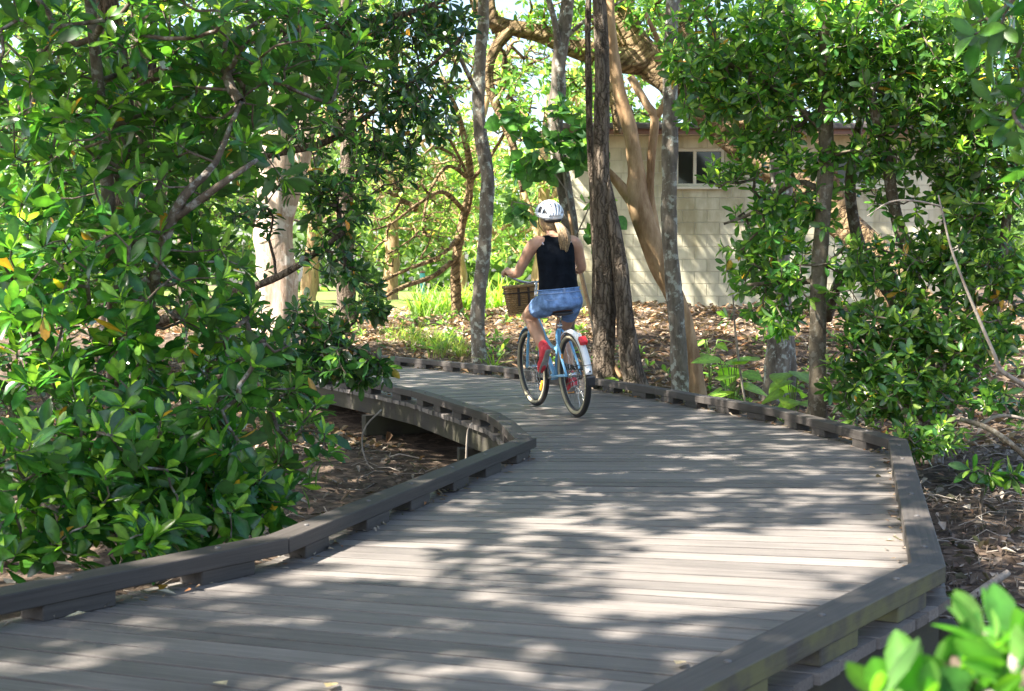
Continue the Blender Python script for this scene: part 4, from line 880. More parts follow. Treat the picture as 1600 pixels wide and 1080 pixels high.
# --- left: tree behind it whose long boughs reach over the path
tree('spreading_tree', 'dark-leaved tree behind the left mangrove reaching long thin boughs to the right', 'tree', M_BARK_BROWN,
     [[(205, 650, 12.8, 0.15), (200, 420, 12.6, 0.13), (190, 220, 12.5, 0.12), (180, 100, 12.4, 0.11), (165, -60, 12.2, 0.09), (150, -260, 11.8, 0.06)],
      [(200, 330, 12.5, 0.10), (222, 180, 12.4, 0.09), (232, 60, 12.3, 0.08), (250, -120, 12.0, 0.06), (300, -320, 11.5, 0.04)],
      [(200, 360, 12.5, 0.06), (300, 285, 12.2, 0.045), (410, 245, 12.0, 0.036), (500, 225, 11.9, 0.03), (560, 190, 11.8, 0.026), (650, 120, 11.7, 0.018), (720, 60, 11.6, 0.012)],
      [(232, 120, 12.3, 0.06), (380, 60, 12.0, 0.045), (520, 40, 11.9, 0.035), (640, 20, 11.8, 0.025), (740, -20, 11.8, 0.015)],
      [(205, 520, 12.7, 0.06), (330, 470, 11.9, 0.045), (440, 430, 11.2, 0.03), (530, 370, 10.9, 0.02)],
      [(207, 600, 12.7, 0.06), (330, 590, 11.4, 0.04), (440, 560, 10.4, 0.03), (520, 540, 9.9, 0.02), (585, 555, 9.6, 0.012)]],
     [pb(440, 90, 11.9, .8, .8, .6, 95), pb(540, 70, 11.9, .6, .8, .5, 85), pb(640, 70, 11.9, .55, .8, .5, 90), pb(690, 20, 11.8, .4, .7, .35, 47), pb(600, 180, 11.6, .6, .6, .35, 63), pb(490, 190, 11.6, .5, .6, .35, 42), pb(660, 160, 11.7, .35, .5, .3, 31),
      pb(400, 330, 11.2, .22, .6, .3, 21), pb(535, 320, 11.0, .32, .5, .35, 44), pb(525, 400, 11.0, .3, .5, .3, 35), pb(555, 450, 10.8, .2, .4, .2, 14), pb(600, 250, 11.4, .4, .5, .25, 35), pb(490, 280, 11.2, .3, .5, .2, 22),
      pb(500, 500, 10.0, .35, .5, .18, 43), pb(555, 570, 9.7, .28, .35, .16, 45), pb(470, 560, 9.9, .35, .5, .22, 45), pb(580, 480, 10.4, .16, .3, .14, 17), pb(400, 540, 9.8, .3, .5, .3, 35), pb(440, 640, 9.6, .25, .4, .2, 23),
      pb(120, 150, 12.2, 1.2, 1, 1, 95), pb(60, 420, 12, 1.0, 1, 1, 73), pb(280, 420, 12.2, 1.0, 1, .8, 63), pb(120, 600, 11.5, .9, 1, .5, 52), pb(330, 150, 12.4, 1, 1, .8, 73),
      wb(-4.4, 10.2, 4.6, 1.3, 1.3, .5, 80)],
     12, L=(0.085, 0.14), nl=(6, 10), pal=PAL_DARK, droop=0.55, single=120, tmpl=LEAF_MID)
# --- unseen tall trees added left of the path, crowns shaped to dapple the deck
CANOPY = [(-7.6, 1.0), (-8.4, 5.4), (-9.0, 10.2), (-9.2, 14.6)]
rc = np.random.default_rng(61); clumps = [[] for _ in CANOPY]; tries = 0; got = []; holes = []
SX, SY = SUN.x / SUN.z, SUN.y / SUN.z
while tries < 4000:
    tries += 1; tx, ty, z = rc.uniform(-6.0, 4.8), rc.uniform(0.0, 18.5), rc.uniform(5.2, 7.4)      # where this clump's shade falls
    keep = 0.97 if ty < 9 else 0.9  # chance of a clump, lowered where sun patches are meant to land
    if 0.1 < tx < 1.6 and 4.35 < ty < 5.7: keep = 0.45
    elif 0.3 < tx < 2.3 and 6.3 < ty < 8.2: keep = 0.6
    elif -1.6 < tx < 0.3 and 3.3 < ty < 4.1: keep = 0.55
    elif -4.0 < tx < -0.5 and 5.0 < ty < 8.0: keep = 0.72
    elif -4.0 < tx < 0.3 and 8.2 < ty < 14: keep = 1.0
    elif tx < -1.5: keep = 0.97
    if any((tx - a) ** 2 + (ty - b) ** 2 < 0.34 ** 2 for a, b in holes): continue
    if rc.random() > keep: holes.append((tx, ty)); continue
    if any((tx - a) ** 2 + (ty - b) ** 2 < 0.52 ** 2 for a, b in got): continue
    got.append((tx, ty)); c = (tx + SX * z, ty + SY * z, z); k = int(np.argmin([(c[0] - a) ** 2 + (c[1] - b) ** 2 for a, b in CANOPY])); q = rc.uniform(0.36, 0.66)
    clumps[k].append((c, (q, q, 0.3), int(150 * q * q)))
for k, ((x, y), lab) in enumerate(zip(CANOPY, ['unseen tall tree added left of the near deck to shade it', 'unseen tall tree added far left behind the mangrove for shade', 'unseen tall brown tree added beyond the left boughs for shade', 'unseen tall tree added left of the pale trunk for shade'])):
    tree('added_shade_tree', lab, 'tree', M_BARK_BROWN, [[('w', x, y, -0.5, 0.19), ('w', x + 0.1, y, 3.0, 0.16), ('w', x + 0.5, y + 0.1, 6.0, 0.12), ('w', x + 1.2, y + 0.2, 8.6, 0.06)],
         [('w', x + 0.3, y, 5.0, 0.09), ('w', x + 1.8, y + 0.6, 7.0, 0.06), ('w', x + 3.6, y + 1.0, 8.2, 0.03)], [('w', x + 0.4, y, 5.6, 0.08), ('w', x + 1.8, y - 1.0, 7.2, 0.05), ('w', x + 3.2, y - 1.6, 8.2, 0.03)]],
         clumps[k], 130 + k, L=(0.14, 0.20), pal=PAL_DARK, tmpl=LEAF_LO, step=0.4, r0=0.005, attach=0.5)
tree('understorey_tree', 'leafy lighter tree behind the left mangrove, left of the pale trunk', 'tree', M_BARK_MANG,
     [[('w', -5.3, 17.5, -0.3, 0.10), ('w', -5.2, 17.5, 1.2, 0.08), ('w', -5.0, 17.4, 2.6, 0.06), ('w', -4.8, 17.3, 4.4, 0.03)]],
     [wb(-5.4, 17.0, 1.4, 1.3, 1.2, .8, 170), wb(-5.0, 17.2, 3.0, 1.4, 1.2, .9, 200), wb(-4.6, 17.2, 4.6, 1.5, 1.2, .8, 160)], 15, L=(0.11, 0.16), pal=PAL_LIGHT, tmpl=LEAF_MID)
# --- slender trunks along the far kerb
tree('slender_tree', 'slim grey lichen-spotted trunk with a bend, left of the cyclist', 'tree', M_BARK_GREY,
     [[(750, 600, 16.7, 0.10), (748, 500, 16.7, 0.088), (755, 400, 16.7, 0.086), (760, 320, 16.7, 0.086), (762, 270, 16.7, 0.085), (752, 210, 16.7, 0.082), (748, 150, 16.7, 0.078), (750, 80, 16.7, 0.074), (756, 0, 16.7, 0.07), (752, -200, 16.7, 0.06), (730, -420, 15.6, 0.04)],
      [(748, 150, 16.7, 0.03), (700, 60, 15.7, 0.022), (660, 0, 15.5, 0.015)]],
     [pb(700, -330, 15.6, 1.7, 1.8, .9, 120), pb(640, -60, 15.4, .5, .8, .4, 20)], 21, L=(.11, .16), pal=PAL_MANG, attach=0.75)
tree('slender_tree', 'wavy grey trunk with a pale fork, directly behind the cyclist', 'tree', M_BARK_GREY,
     [[(880, 600, 14.9, 0.105), (888, 480, 14.9, 0.095), (888, 360, 14.9, 0.09), (882, 290, 14.9, 0.088), (872, 222, 14.9, 0.086), (869, 178, 14.9, 0.086), (871, 138, 14.9, 0.083), (871, 107, 14.9, 0.08), (874, 78, 14.9, 0.08), (881, 44, 14.9, 0.078), (888, 5, 14.9, 0.074), (895, -80, 14.9, 0.065), (880, -300, 14.7, 0.045)],
      [(873, 95, 14.9, 0.05), (868, 50, 14.8, 0.035), (862, 15, 14.8, 0.032), (850, -30, 14.7, 0.028), (820, -160, 14.4, 0.015)],
      [(882, 60, 14.9, 0.03), (910, 35, 14.8, 0.02), (945, 16, 14.7, 0.017), (985, -8, 14.5, 0.014), (1040, -60, 14.2, 0.01)]],
     [pb(880, -380, 14.6, 1.5, 1.8, .9, 130)], 22, L=(.11, .16), attach=0.8)
tree('stout_tree', 'stout brown twin-stemmed trunk right behind the cyclist at the kerb', 'tree', M_BARK_BROWN,
     [[(948, 612, 13.9, 0.136), (945, 540, 13.9, 0.115), (943, 440, 13.9, 0.102), (941, 330, 13.9, 0.089), (940, 230, 13.9, 0.083), (940, 120, 13.9, 0.076), (938, 20, 13.9, 0.072), (934, -120, 13.9, 0.064), (925, -350, 13.8, 0.043)],
      [(998, 615, 13.75, 0.128), (986, 560, 13.75, 0.106), (975, 480, 13.78, 0.089), (965, 400, 13.82, 0.076), (955, 330, 13.86, 0.064), (947, 270, 13.9, 0.051)],
      [(930, 500, 14.0, 0.043), (928, 300, 14.1, 0.038), (920, 180, 14.1, 0.036), (918, 60, 14.1, 0.032), (925, -60, 14.1, 0.025)]],
     [pb(960, -380, 13.8, 1.8, 2.0, 1.0, 70)], 23, L=(.11, .16), pal=PAL_DARK, attach=0.8)
tree('orange_tree', 'orange-barked forked tree in front of the block wall', 'tree', M_BARK_ORANGE,
     [[(1092, 625, 14.6, 0.10), (1078, 550, 14.6, 0.095), (1060, 480, 14.6, 0.10), (1036, 425, 14.6, 0.118), (1013, 364, 14.6, 0.12), (998, 315, 14.6, 0.122), (995, 275, 14.6, 0.092), (991, 242, 14.6, 0.083), (982, 196, 14.6, 0.078), (968, 150, 14.6, 0.07), (959, 89, 14.6, 0.064), (955, 44, 14.6, 0.06), (952, -40, 14.6, 0.05), (930, -240, 14.5, 0.03)],
      [(1000, 325, 14.6, 0.08), (978, 298, 14.6, 0.06), (960, 278, 14.65, 0.045), (935, 250, 14.7, 0.035), (905, 200, 14.8, 0.025)],
      [(1045, 450, 14.65, 0.05), (1030, 380, 14.65, 0.045), (1018, 310, 14.65, 0.042), (1018, 240, 14.6, 0.045), (1022, 185, 14.6, 0.05), (1010, 165, 14.55, 0.045), (985, 120, 14.6, 0.04)],
      [(1022, 185, 14.6, 0.04), (1040, 150, 14.5, 0.035), (1035, 80, 14.4, 0.03), (1010, 20, 14.3, 0.022)]],
     [pb(1000, -180, 14.3, 1.4, 1.4, .8, 80)], 24, L=(.11, .16), pal=PAL_LIGHT, attach=0.85)
tree('slender_tree', 'straight slim lichen-patched trunk beside the orange tree', 'tree', M_BARK_GREY,
     [[(1064, 620, 13.0, 0.09), (1058, 540, 13.0, 0.08), (1052, 450, 13.0, 0.076), (1048, 350, 13.0, 0.074), (1045, 215, 13.0, 0.074), (1048, 120, 13.0, 0.07), (1052, 30, 13.0, 0.064), (1058, -100, 13.0, 0.055), (1070, -320, 12.9, 0.035)]],
     [pb(1090, -330, 12.8, 1.7, 1.8, .9, 50)], 25, L=(.11, .16), attach=0.8)
tree('lichen_tree', 'thick pale lichen-coated trunk before the second window', 'tree', M_BARK_GREY,
     [[(1210, 645, 15.0, 0.16), (1213, 560, 15.0, 0.135), (1218, 460, 15.0, 0.125), (1220, 340, 15.0, 0.122), (1221, 220, 15.0, 0.12), (1226, 100, 15.0, 0.105), (1232, -20, 15.0, 0.09), (1240, -250, 15.0, 0.06)],
      [(1236, 640, 15.2, 0.07), (1234, 560, 15.2, 0.06), (1229, 460, 15.15, 0.05)]],
     [pb(1250, -200, 14.8, 2.0, 2.0, .8, 60)], 26, L=(.11, .16), pal=PAL_LIGHT, attach=0.8)
tree('smooth_tree', 'smooth dark olive trunk just outside the right kerb', 'tree', M_BARK_OLIVE,
     [[(1274, 665, 10.9, 0.08), (1277, 580, 10.9, 0.068), (1281, 460, 10.9, 0.064), (1285, 340, 10.9, 0.062), (1289, 200, 10.9, 0.06), (1294, 60, 10.9, 0.055), (1300, -100, 10.9, 0.048), (1290, -300, 10.8, 0.03)],
      [(1286, 300, 10.9, 0.03), (1240, 285, 11.1, 0.02), (1180, 330, 11.3, 0.016), (1130, 350, 11.4, 0.01)],
      [(1282, 440, 10.9, 0.026), (1230, 440, 11.1, 0.018), (1170, 445, 11.3, 0.012)],
      [(1289, 210, 10.9, 0.03), (1230, 150, 11.0, 0.024), (1160, 110, 11.2, 0.018), (1110, 60, 11.3, 0.012)],
      [(1291, 150, 10.9, 0.03), (1340, 90, 10.8, 0.022), (1400, 50, 10.7, 0.014)]],
     [pb(1150, 370, 11.4, .38, .4, .25, 64), pb(1160, 435, 11.4, .45, .4, .28, 81), pb(1215, 400, 11.2, .3, .4, .28, 48), pb(1120, 450, 11.5, .25, .3, .15, 18), pb(1200, 500, 11.2, .22, .3, .15, 18), pb(1110, 400, 11.5, .2, .3, .2, 13),
      pb(1140, 90, 11.3, .6, .7, .5, 163), pb(1230, 60, 11.1, .6, .7, .5, 149), pb(1220, 150, 11.1, .55, .6, .3, 115), pb(1120, 170, 11.4, .4, .5, .25, 40), pb(1330, 40, 10.8, .5, .6, .45, 122), pb(1330, 170, 10.9, .4, .6, .4, 45),
      pb(1160, -20, 11.2, 1.0, 1.0, .4, 64), pb(1090, 430, 11.5, .18, .3, .18, 14), pb(1100, 350, 11.5, .16, .3, .14, 11), pb(1205, 225, 11.2, .3, .3, .16, 28), pb(1275, 330, 10.95, .22, .3, .2, 26), pb(1165, 215, 11.3, .22, .3, .12, 18), pb(1145, 268, 11.4, .24, .3, .14, 22), pb(1190, 310, 11.3, .2, .3, .12, 16), pb(1240, 470, 11.1, .3, .3, .25, 32), pb(1120, 300, 11.4, .2, .3, .12, 11), pb(1110, 490, 11.5, .22, .3, .16, 16), pb(1090, 120, 11.4, .3, .4, .3, 27), pb(1250, 250, 11.0, .3, .4, .2, 24), pb(1330, 260, 11.0, .3, .4, .25, 27), pb(1230, 330, 11.2, .22, .3, .15, 16), pb(1320, 400, 10.9, .22, .3, .2, 17)],
     27, L=(0.085, 0.145), nl=(6, 10), pal=PAL_RIGHT, single=150, tmpl=LEAF_MID, attach=0.4)
# --- right: multi-stemmed mangrove
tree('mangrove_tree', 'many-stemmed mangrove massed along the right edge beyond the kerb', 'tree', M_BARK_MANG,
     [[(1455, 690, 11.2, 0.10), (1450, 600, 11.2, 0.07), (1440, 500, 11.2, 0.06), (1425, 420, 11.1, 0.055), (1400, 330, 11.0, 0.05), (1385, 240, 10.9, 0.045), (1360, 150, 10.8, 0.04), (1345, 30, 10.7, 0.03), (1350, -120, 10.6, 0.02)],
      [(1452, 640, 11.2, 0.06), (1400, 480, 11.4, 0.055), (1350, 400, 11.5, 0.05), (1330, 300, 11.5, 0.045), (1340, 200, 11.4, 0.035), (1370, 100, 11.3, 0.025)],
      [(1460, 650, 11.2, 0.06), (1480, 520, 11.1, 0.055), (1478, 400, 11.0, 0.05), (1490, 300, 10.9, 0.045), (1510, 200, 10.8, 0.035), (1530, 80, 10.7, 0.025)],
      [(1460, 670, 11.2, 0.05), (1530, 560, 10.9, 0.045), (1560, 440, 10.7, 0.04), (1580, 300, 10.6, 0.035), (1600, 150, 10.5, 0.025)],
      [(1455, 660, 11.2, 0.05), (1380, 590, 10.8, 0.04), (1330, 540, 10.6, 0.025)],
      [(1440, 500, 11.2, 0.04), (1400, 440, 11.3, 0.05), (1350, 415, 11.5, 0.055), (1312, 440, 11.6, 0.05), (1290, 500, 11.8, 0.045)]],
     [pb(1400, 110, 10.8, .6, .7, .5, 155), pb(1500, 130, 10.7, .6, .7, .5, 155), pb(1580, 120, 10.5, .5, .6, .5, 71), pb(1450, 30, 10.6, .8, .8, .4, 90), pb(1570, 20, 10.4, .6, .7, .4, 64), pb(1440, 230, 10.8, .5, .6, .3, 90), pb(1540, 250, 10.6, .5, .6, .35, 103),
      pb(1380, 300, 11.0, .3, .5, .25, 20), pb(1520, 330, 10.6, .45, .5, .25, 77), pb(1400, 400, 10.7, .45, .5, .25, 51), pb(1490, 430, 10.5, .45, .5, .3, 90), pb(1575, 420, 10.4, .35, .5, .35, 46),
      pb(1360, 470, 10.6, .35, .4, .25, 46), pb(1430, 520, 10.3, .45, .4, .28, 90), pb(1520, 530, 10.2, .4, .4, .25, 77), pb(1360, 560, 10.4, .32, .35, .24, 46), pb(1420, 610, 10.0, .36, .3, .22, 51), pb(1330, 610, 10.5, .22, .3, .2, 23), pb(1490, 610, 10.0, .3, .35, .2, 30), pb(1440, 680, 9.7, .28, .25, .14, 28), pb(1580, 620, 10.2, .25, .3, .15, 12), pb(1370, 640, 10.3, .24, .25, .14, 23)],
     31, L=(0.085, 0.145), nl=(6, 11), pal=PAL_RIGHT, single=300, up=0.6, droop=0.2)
# --- low sprig beside the right kerb
tree('mangrove_seedling', 'small leafy seedling on bare litter right of the kerb bend', 'plant', M_BARK_MANG, [[(1535, 790, 8.6, 0.012), (1538, 750, 8.6, 0.01), (1540, 728, 8.6, 0.006)]],
     [pb(1535, 735, 8.6, .14, .1, .05, 4), pb(1590, 740, 8.6, .1, .1, .05, 3)], 32, L=(.11, .16), nl=(6, 8), single=60)
# --- leaning giant before the building
tree('leaning_tree', 'huge leaning brown trunk arching in front of the block building', 'tree', M_BARK_FIG,
     [[(1475, 560, 19.0, 0.36), (1420, 470, 19.0, 0.30), (1340, 372, 19.2, 0.24), (1270, 310, 19.3, 0.225), (1200, 258, 19.4, 0.22), (1120, 192, 19.5, 0.22), (1050, 128, 19.5, 0.215), (995, 70, 19.5, 0.22), (965, 0, 19.5, 0.2), (940, -120, 19.4, 0.16), (900, -300, 19.2, 0.09)],
      [(1010, 95, 19.5, 0.20), (960, 92, 19.4, 0.16), (900, 74, 19.3, 0.14), (845, 52, 19.2, 0.12), (790, 40, 19.1, 0.10), (752, 20, 19.0, 0.085), (735, -30, 19.0, 0.07), (720, -120, 19.0, 0.05)],
      [(800, 44, 19.1, 0.08), (772, 80, 19.0, 0.07), (764, 130, 19.0, 0.065), (782, 185, 19.0, 0.06), (802, 230, 19.0, 0.05), (818, 300, 18.9, 0.03)],
      [(1060, 145, 19.4, 0.12), (1075, 90, 19.3, 0.11), (1060, 20, 19.2, 0.10), (1020, -80, 19.0, 0.07)],
      [(1130, 205, 19.4, 0.14), (1165, 190, 19.2, 0.10), (1195, 215, 19.0, 0.07)],
      [(780, 50, 19.1, 0.09), (765, 0, 19.0, 0.08), (775, -80, 19.0, 0.06)],
      [(940, 80, 19.3, 0.07), (955, 150, 19.2, 0.06), (965, 210, 19.2, 0.05)],
      [(1320, 350, 19.2, 0.12), (1290, 240, 19.0, 0.09), (1270, 200, 18.9, 0.06)]],
     [pb(820, 150, 18.8, .7, 1, .6, 54), pb(900, 120, 19.2, .9, 1, .7, 60), pb(1020, 20, 19.6, .8, 1, .6, 60), pb(1090, 80, 19.6, .6, .8, .6, 50), pb(960, 40, 20, 1.2, 1, .6, 60), pb(880, 10, 19, 1.2, 1, .4, 64), pb(1050, -40, 19, 1.5, 1.2, .5, 96), pb(980, -250, 19, 2.0, 1.6, .8, 144), pb(790, -90, 18.6, 1.2, 1.2, .6, 80), wb(-1.2, 19.9, 6.9, 2.6, 1.0, .7, 330), wb(1.6, 20.2, 7.2, 1.6, .9, .6, 150)],  # last two clumps are unseen, added overhead to shade the block wall
     41, L=(.12, .18), nl=(5, 8), pal=PAL_LIGHT, lmat=M_LEAF_SOFT, sides=22, knob=0.10, attach=0.3, r0=0.006, wander=0.2)
# --- pale paperbark far left of the path and its neighbour
tree('paperbark_tree', 'broad pale peeling trunk seen between the left leaves', 'tree', M_BARK_PALE,
     [[(436, 540, 20, 0.34), (434, 470, 20, 0.30), (430, 380, 20, 0.28), (430, 280, 20, 0.25), (436, 200, 20, 0.22), (446, 100, 20, 0.18), (452, -20, 20, 0.14), (440, -200, 19.8, 0.09)],
      [(432, 400, 20, 0.15), (452, 320, 20, 0.14), (470, 240, 20, 0.145), (482, 170, 20, 0.14), (492, 90, 20, 0.12), (500, 0, 19.9, 0.09), (520, -140, 19.8, 0.06)]],
     [pb(430, -150, 19.5, 2.2, 2, 1, 130), pb(330, 60, 20, 1.5, 1.5, 1.2, 90)], 42, L=(.12, .18), pal=PAL_LIGHT, lmat=M_LEAF_SOFT, sides=20, attach=0.7)
tree('slender_tree', 'plain grey-brown trunk right of the pale peeling one', 'tree', M_BARK_BROWN,
     [[(541, 500, 22, 0.17), (540, 420, 22, 0.145), (540, 300, 22, 0.13), (544, 200, 22, 0.12), (540, 80, 22, 0.11), (545, -60, 22, 0.08)]],
     [pb(560, -60, 21.5, 2, 2, 1, 110)], 43, L=(.12, .18), pal=PAL_LIGHT, lmat=M_LEAF_SOFT, attach=0.75)
# --- tangle of bare curving boughs left of the path bend
tree('tangled_tree', 'sprawling tree of tangled bare tan boughs left of the slim trunk', 'tree', M_BARK_FIG,
     [[(715, 520, 23, 0.099), (712, 430, 23, 0.087), (722, 350, 23, 0.074), (735, 270, 23, 0.062), (720, 190, 22.8, 0.050), (690, 120, 22.6, 0.031)],
      [(716, 400, 23, 0.050), (680, 430, 22.5, 0.043), (630, 448, 22, 0.037), (590, 470, 21.6, 0.028), (560, 485, 21.3, 0.019)],
      [(718, 370, 23, 0.043), (690, 400, 22.6, 0.037), (640, 420, 22.2, 0.031), (600, 440, 21.9, 0.022), (570, 470, 21.6, 0.012)],
      [(725, 330, 23, 0.043), (690, 300, 22.5, 0.037), (650, 320, 22.1, 0.028), (610, 350, 21.8, 0.019), (580, 360, 21.5, 0.012)],
      [(733, 280, 23, 0.037), (700, 260, 22.6, 0.031), (670, 300, 22.2, 0.025), (655, 360, 22.0, 0.019), (620, 390, 21.8, 0.012)],
      [(725, 350, 23, 0.037), (735, 300, 22.5, 0.031), (715, 240, 22.2, 0.025), (690, 210, 22, 0.019), (640, 230, 21.6, 0.012)],
      [(730, 290, 23, 0.037), (770, 240, 22.6, 0.031), (800, 180, 22.3, 0.025), (790, 120, 22, 0.019)]],
     [pb(640, 330, 22.3, 1.0, 1, .7, 60), pb(740, 80, 22.3, .9, 1, .7, 60), pb(830, 60, 22.3, .8, 1, .6, 50), pb(600, 260, 22.3, .9, 1, .6, 50), pb(690, 210, 22.5, .8, 1, .6, 50), pb(600, 400, 22, .8, .8, .3, 26), pb(790, 150, 22, .7, 1, .6, 40), pb(680, 380, 22.4, .5, .8, .4, 20)],
     44, L=(.10, .16), nl=(4, 7), pal=PAL_FAR, lmat=M_LEAF_SOFT, sides=10, attach=0.2, r0=0.0085, wander=0.4, tmpl=LEAF_MID, bare=0.3)

# --- round-leaved sapling behind the cyclist
tree('round_leaf_sapling', 'sapling with big round heart-shaped leaves above the cyclist', 'plant', M_BARK_DEAD,
     [[(935, 590, 14.7, 0.022), (925, 500, 14.7, 0.020), (905, 400, 14.7, 0.017), (893, 340, 14.7, 0.015), (880, 280, 14.6, 0.012), (870, 200, 14.6, 0.008)],
      [(900, 370, 14.7, 0.010), (925, 310, 14.6, 0.007), (945, 250, 14.5, 0.005)], [(885, 300, 14.6, 0.008), (840, 240, 14.5, 0.006), (800, 210, 14.4, 0.004)],
      [(905, 395, 14.7, 0.009), (845, 330, 14.8, 0.007), (800, 315, 14.9, 0.005)]],
     [pb(830, 200, 14.5, .2, .2, .18, 12), pb(880, 220, 14.5, .3, .2, .2, 14), pb(920, 240, 14.5, .2, .2, .2, 10), pb(850, 270, 14.6, .3, .2, .12, 10), pb(930, 310, 14.5, .15, .2, .15, 8), pb(790, 185, 14.5, .12, .15, .1, 4), pb(815, 330, 14.9, .2, .2, .2, 10), pb(935, 370, 14.6, .12, .12, .2, 8), pb(870, 165, 14.5, .2, .2, .1, 6), pb(945, 330, 14.4, .15, .15, .2, 8), pb(810, 250, 14.6, .2, .2, .2, 10), pb(905, 190, 14.5, .2, .2, .15, 8)],
     45, L=(.11, .185), nl=(2, 4), pal=dict(young=(0.20, 0.36, 0.07), mid=(0.085, 0.21, 0.065), dark=(0.045, 0.13, 0.05), old=(.5, .4, .05), pold=0.01), tmpl=LEAF_ROUND, lmat=M_LEAF_ROUND, single=290, droop=0.9, spread=1.1, keep_clear=False, attach=0.4, wid=(0.9, 1.05))
def seedling(label, x, y, Y, leaves, seed, size=(0.16, 0.26)):
    rng = np.random.default_rng(seed); c = D(x, y, Y); g = float(ground_z(c[0], c[1])); base = np.array([c[0], c[1], g])
    root = put(empty('seedling', tuple(base)), label, 'plant'); n = leaves; az = np.arange(n) * 2.4 + rng.uniform(0, 6)
    top = np.stack([c[0] + 0.1 * np.cos(az) * rng.uniform(.3, 1.3, n), c[1] + 0.1 * np.sin(az) * rng.uniform(.3, 1.3, n), g + (c[2] - g) * rng.uniform(0.55, 1.0, n)], -1)
    for k in range(n): Geo().tube(spline([(0, 0, -0.05), (top[k] - base) * np.array([0.4, 0.4, 0.6]), top[k] - base], 0.05), 0.005, 5).obj('stalk', M_STALK, root)
    d = norm(np.stack([np.cos(az), np.sin(az) - 0.3, rng.uniform(-0.5, 0.1, n)], -1)); nn = np.array([0, -0.25, 1.0]) + rng.normal(0, 0.2, (n, 3)); nn = norm(nn - d * np.sum(nn * d, 1)[:, None])
    W = dict(pos=top, d=d, n=nn, len=rng.uniform(*size, n), wid=rng.uniform(.8, 1, n), tint=np.array([0.22, 0.38, 0.06]) * rng.uniform(0.7, 1.2, (n, 1)))
    leaf_objects(root, base, W, np.arange(n), LEAF_ROUND, M_LEAF_SOFT, 's', 3)
M_STALK = plain('green_stalk', (0.16, 0.22, 0.06), 0.5)
seedling('bright green big-leaved seedling behind the kerb left of the orange-lit trunk base', 1145, 558, 12.6, 11, 1, (.2, .3))
seedling('bright big-leaved seedling between two trunks right of the kerb', 1240, 575, 12.0, 10, 2, (.2, .28))
seedling('low round-leaved seedling at the foot of the stout twin trunk', 968, 588, 13.7, 5, 3, (.12, .18))
seedling('broad-leaved seedling on the litter right of the slim lichen trunk', 1110, 530, 15.5, 6, 4, (.14, .2))
# thin dead stick standing by the seedling
def stick(name, label, pts, r, mat=M_BARK_DEAD, cat='branch'):
    P = np.array([(*D(x, y, Y), rr) for x, y, Y, rr in pts]); b = P[0, :3].copy()
    o = Geo(); S = spline(P, 0.05); V, Q, T = tube(S[:, :3] - b, S[:, 3], 7, True, None, knobbly(len(pts), .1, .08)); o.add(V, Q, T)
    ob = o.obj(name, mat); ob.location = tuple(b); return put(ob, label, cat)
stick('stick', 'thin bare sapling stem leaning by the bright seedling', [(1166, 640, 12.4, .012), (1158, 590, 12.4, .011), (1150, 530, 12.4, .010), (1145, 460, 12.4, .007)], 0.01)
stick('dead_branch', 'long bare pale dead branch hanging across the right mangrove', [(1640, 625, 9.3, .018), (1600, 602, 9.3, .016), (1562, 577, 9.3, .015), (1556, 560, 9.3, .012), (1530, 500, 9.3, .0105), (1505, 440, 9.3, .0095), (1485, 385, 9.3, .008), (1472, 330, 9.3, .007), (1466, 305, 9.3, .006)], 0.02)
stick('dead_branch', 'thin bent dead branch reaching left from the hanging pale one', [(1468, 322, 9.35, .008), (1430, 314, 9.35, .0075), (1390, 316, 9.4, .007), (1355, 338, 9.4, .004)], 0.01)
stick('leaning_stick', 'thin tan pole leaning against the trunk behind the cyclist', [(970, 590, 13.75, .024), (940, 530, 14.0, .022), (918, 470, 14.2, .02), (902, 400, 14.4, .019), (888, 330, 14.6, .016)], 0.02, M_BARK_ORANGE)
stick('leaning_stick', 'slim pale straight stick standing beside the leaning pole', [(933, 590, 14.1, .019), (931, 540, 14.1, .018), (932, 480, 14.1, .017)], 0.02, M_BARK_ORANGE)
stick('fallen_branch', 'curved fallen branch on the litter at the right edge', [(1500, 655, 9.7, .02), (1540, 668, 9.6, .022), (1575, 690, 9.5, .022), (1625, 735, 9.4, .02)], .02, M_BARK_OLIVE)
stick('fallen_branch', 'pale fallen branch arching behind the curved one', [(1530, 665, 9.9, .016), (1560, 650, 9.9, .016), (1600, 655, 9.9, .014), (1640, 670, 9.9, .012)], .02)
stick('fallen_stick', 'whitish broken stick lying on litter above the blurred leaves', [(1515, 935, 6.4, .018), (1545, 915, 6.5, .02), (1575, 895, 6.6, .016)], .02)
stick('hanging_twig', 'thin pale twig dangling beside the dark space under the deck', [(596, 640, 9.9, .006), (572, 665, 9.9, .006), (565, 690, 9.9, .006), (570, 715, 9.9, .005), (580, 735, 9.9, .003)], .02)
stick('standing_twig', 'pale upright twig in front of the deck edge near the kerb kink', [(728, 735, 8.9, .008), (729, 700, 8.9, .007), (731, 672, 8.9, .005), (738, 660, 8.9, .003)], .02)
stick('sawn_log', 'dark sawn log end leaning among leaves by the pale trunk', [(520, 530, 14.5, .085), (500, 508, 14.5, .085), (482, 492, 14.5, .085)], .02, M_BARK_OLIVE, 'log')

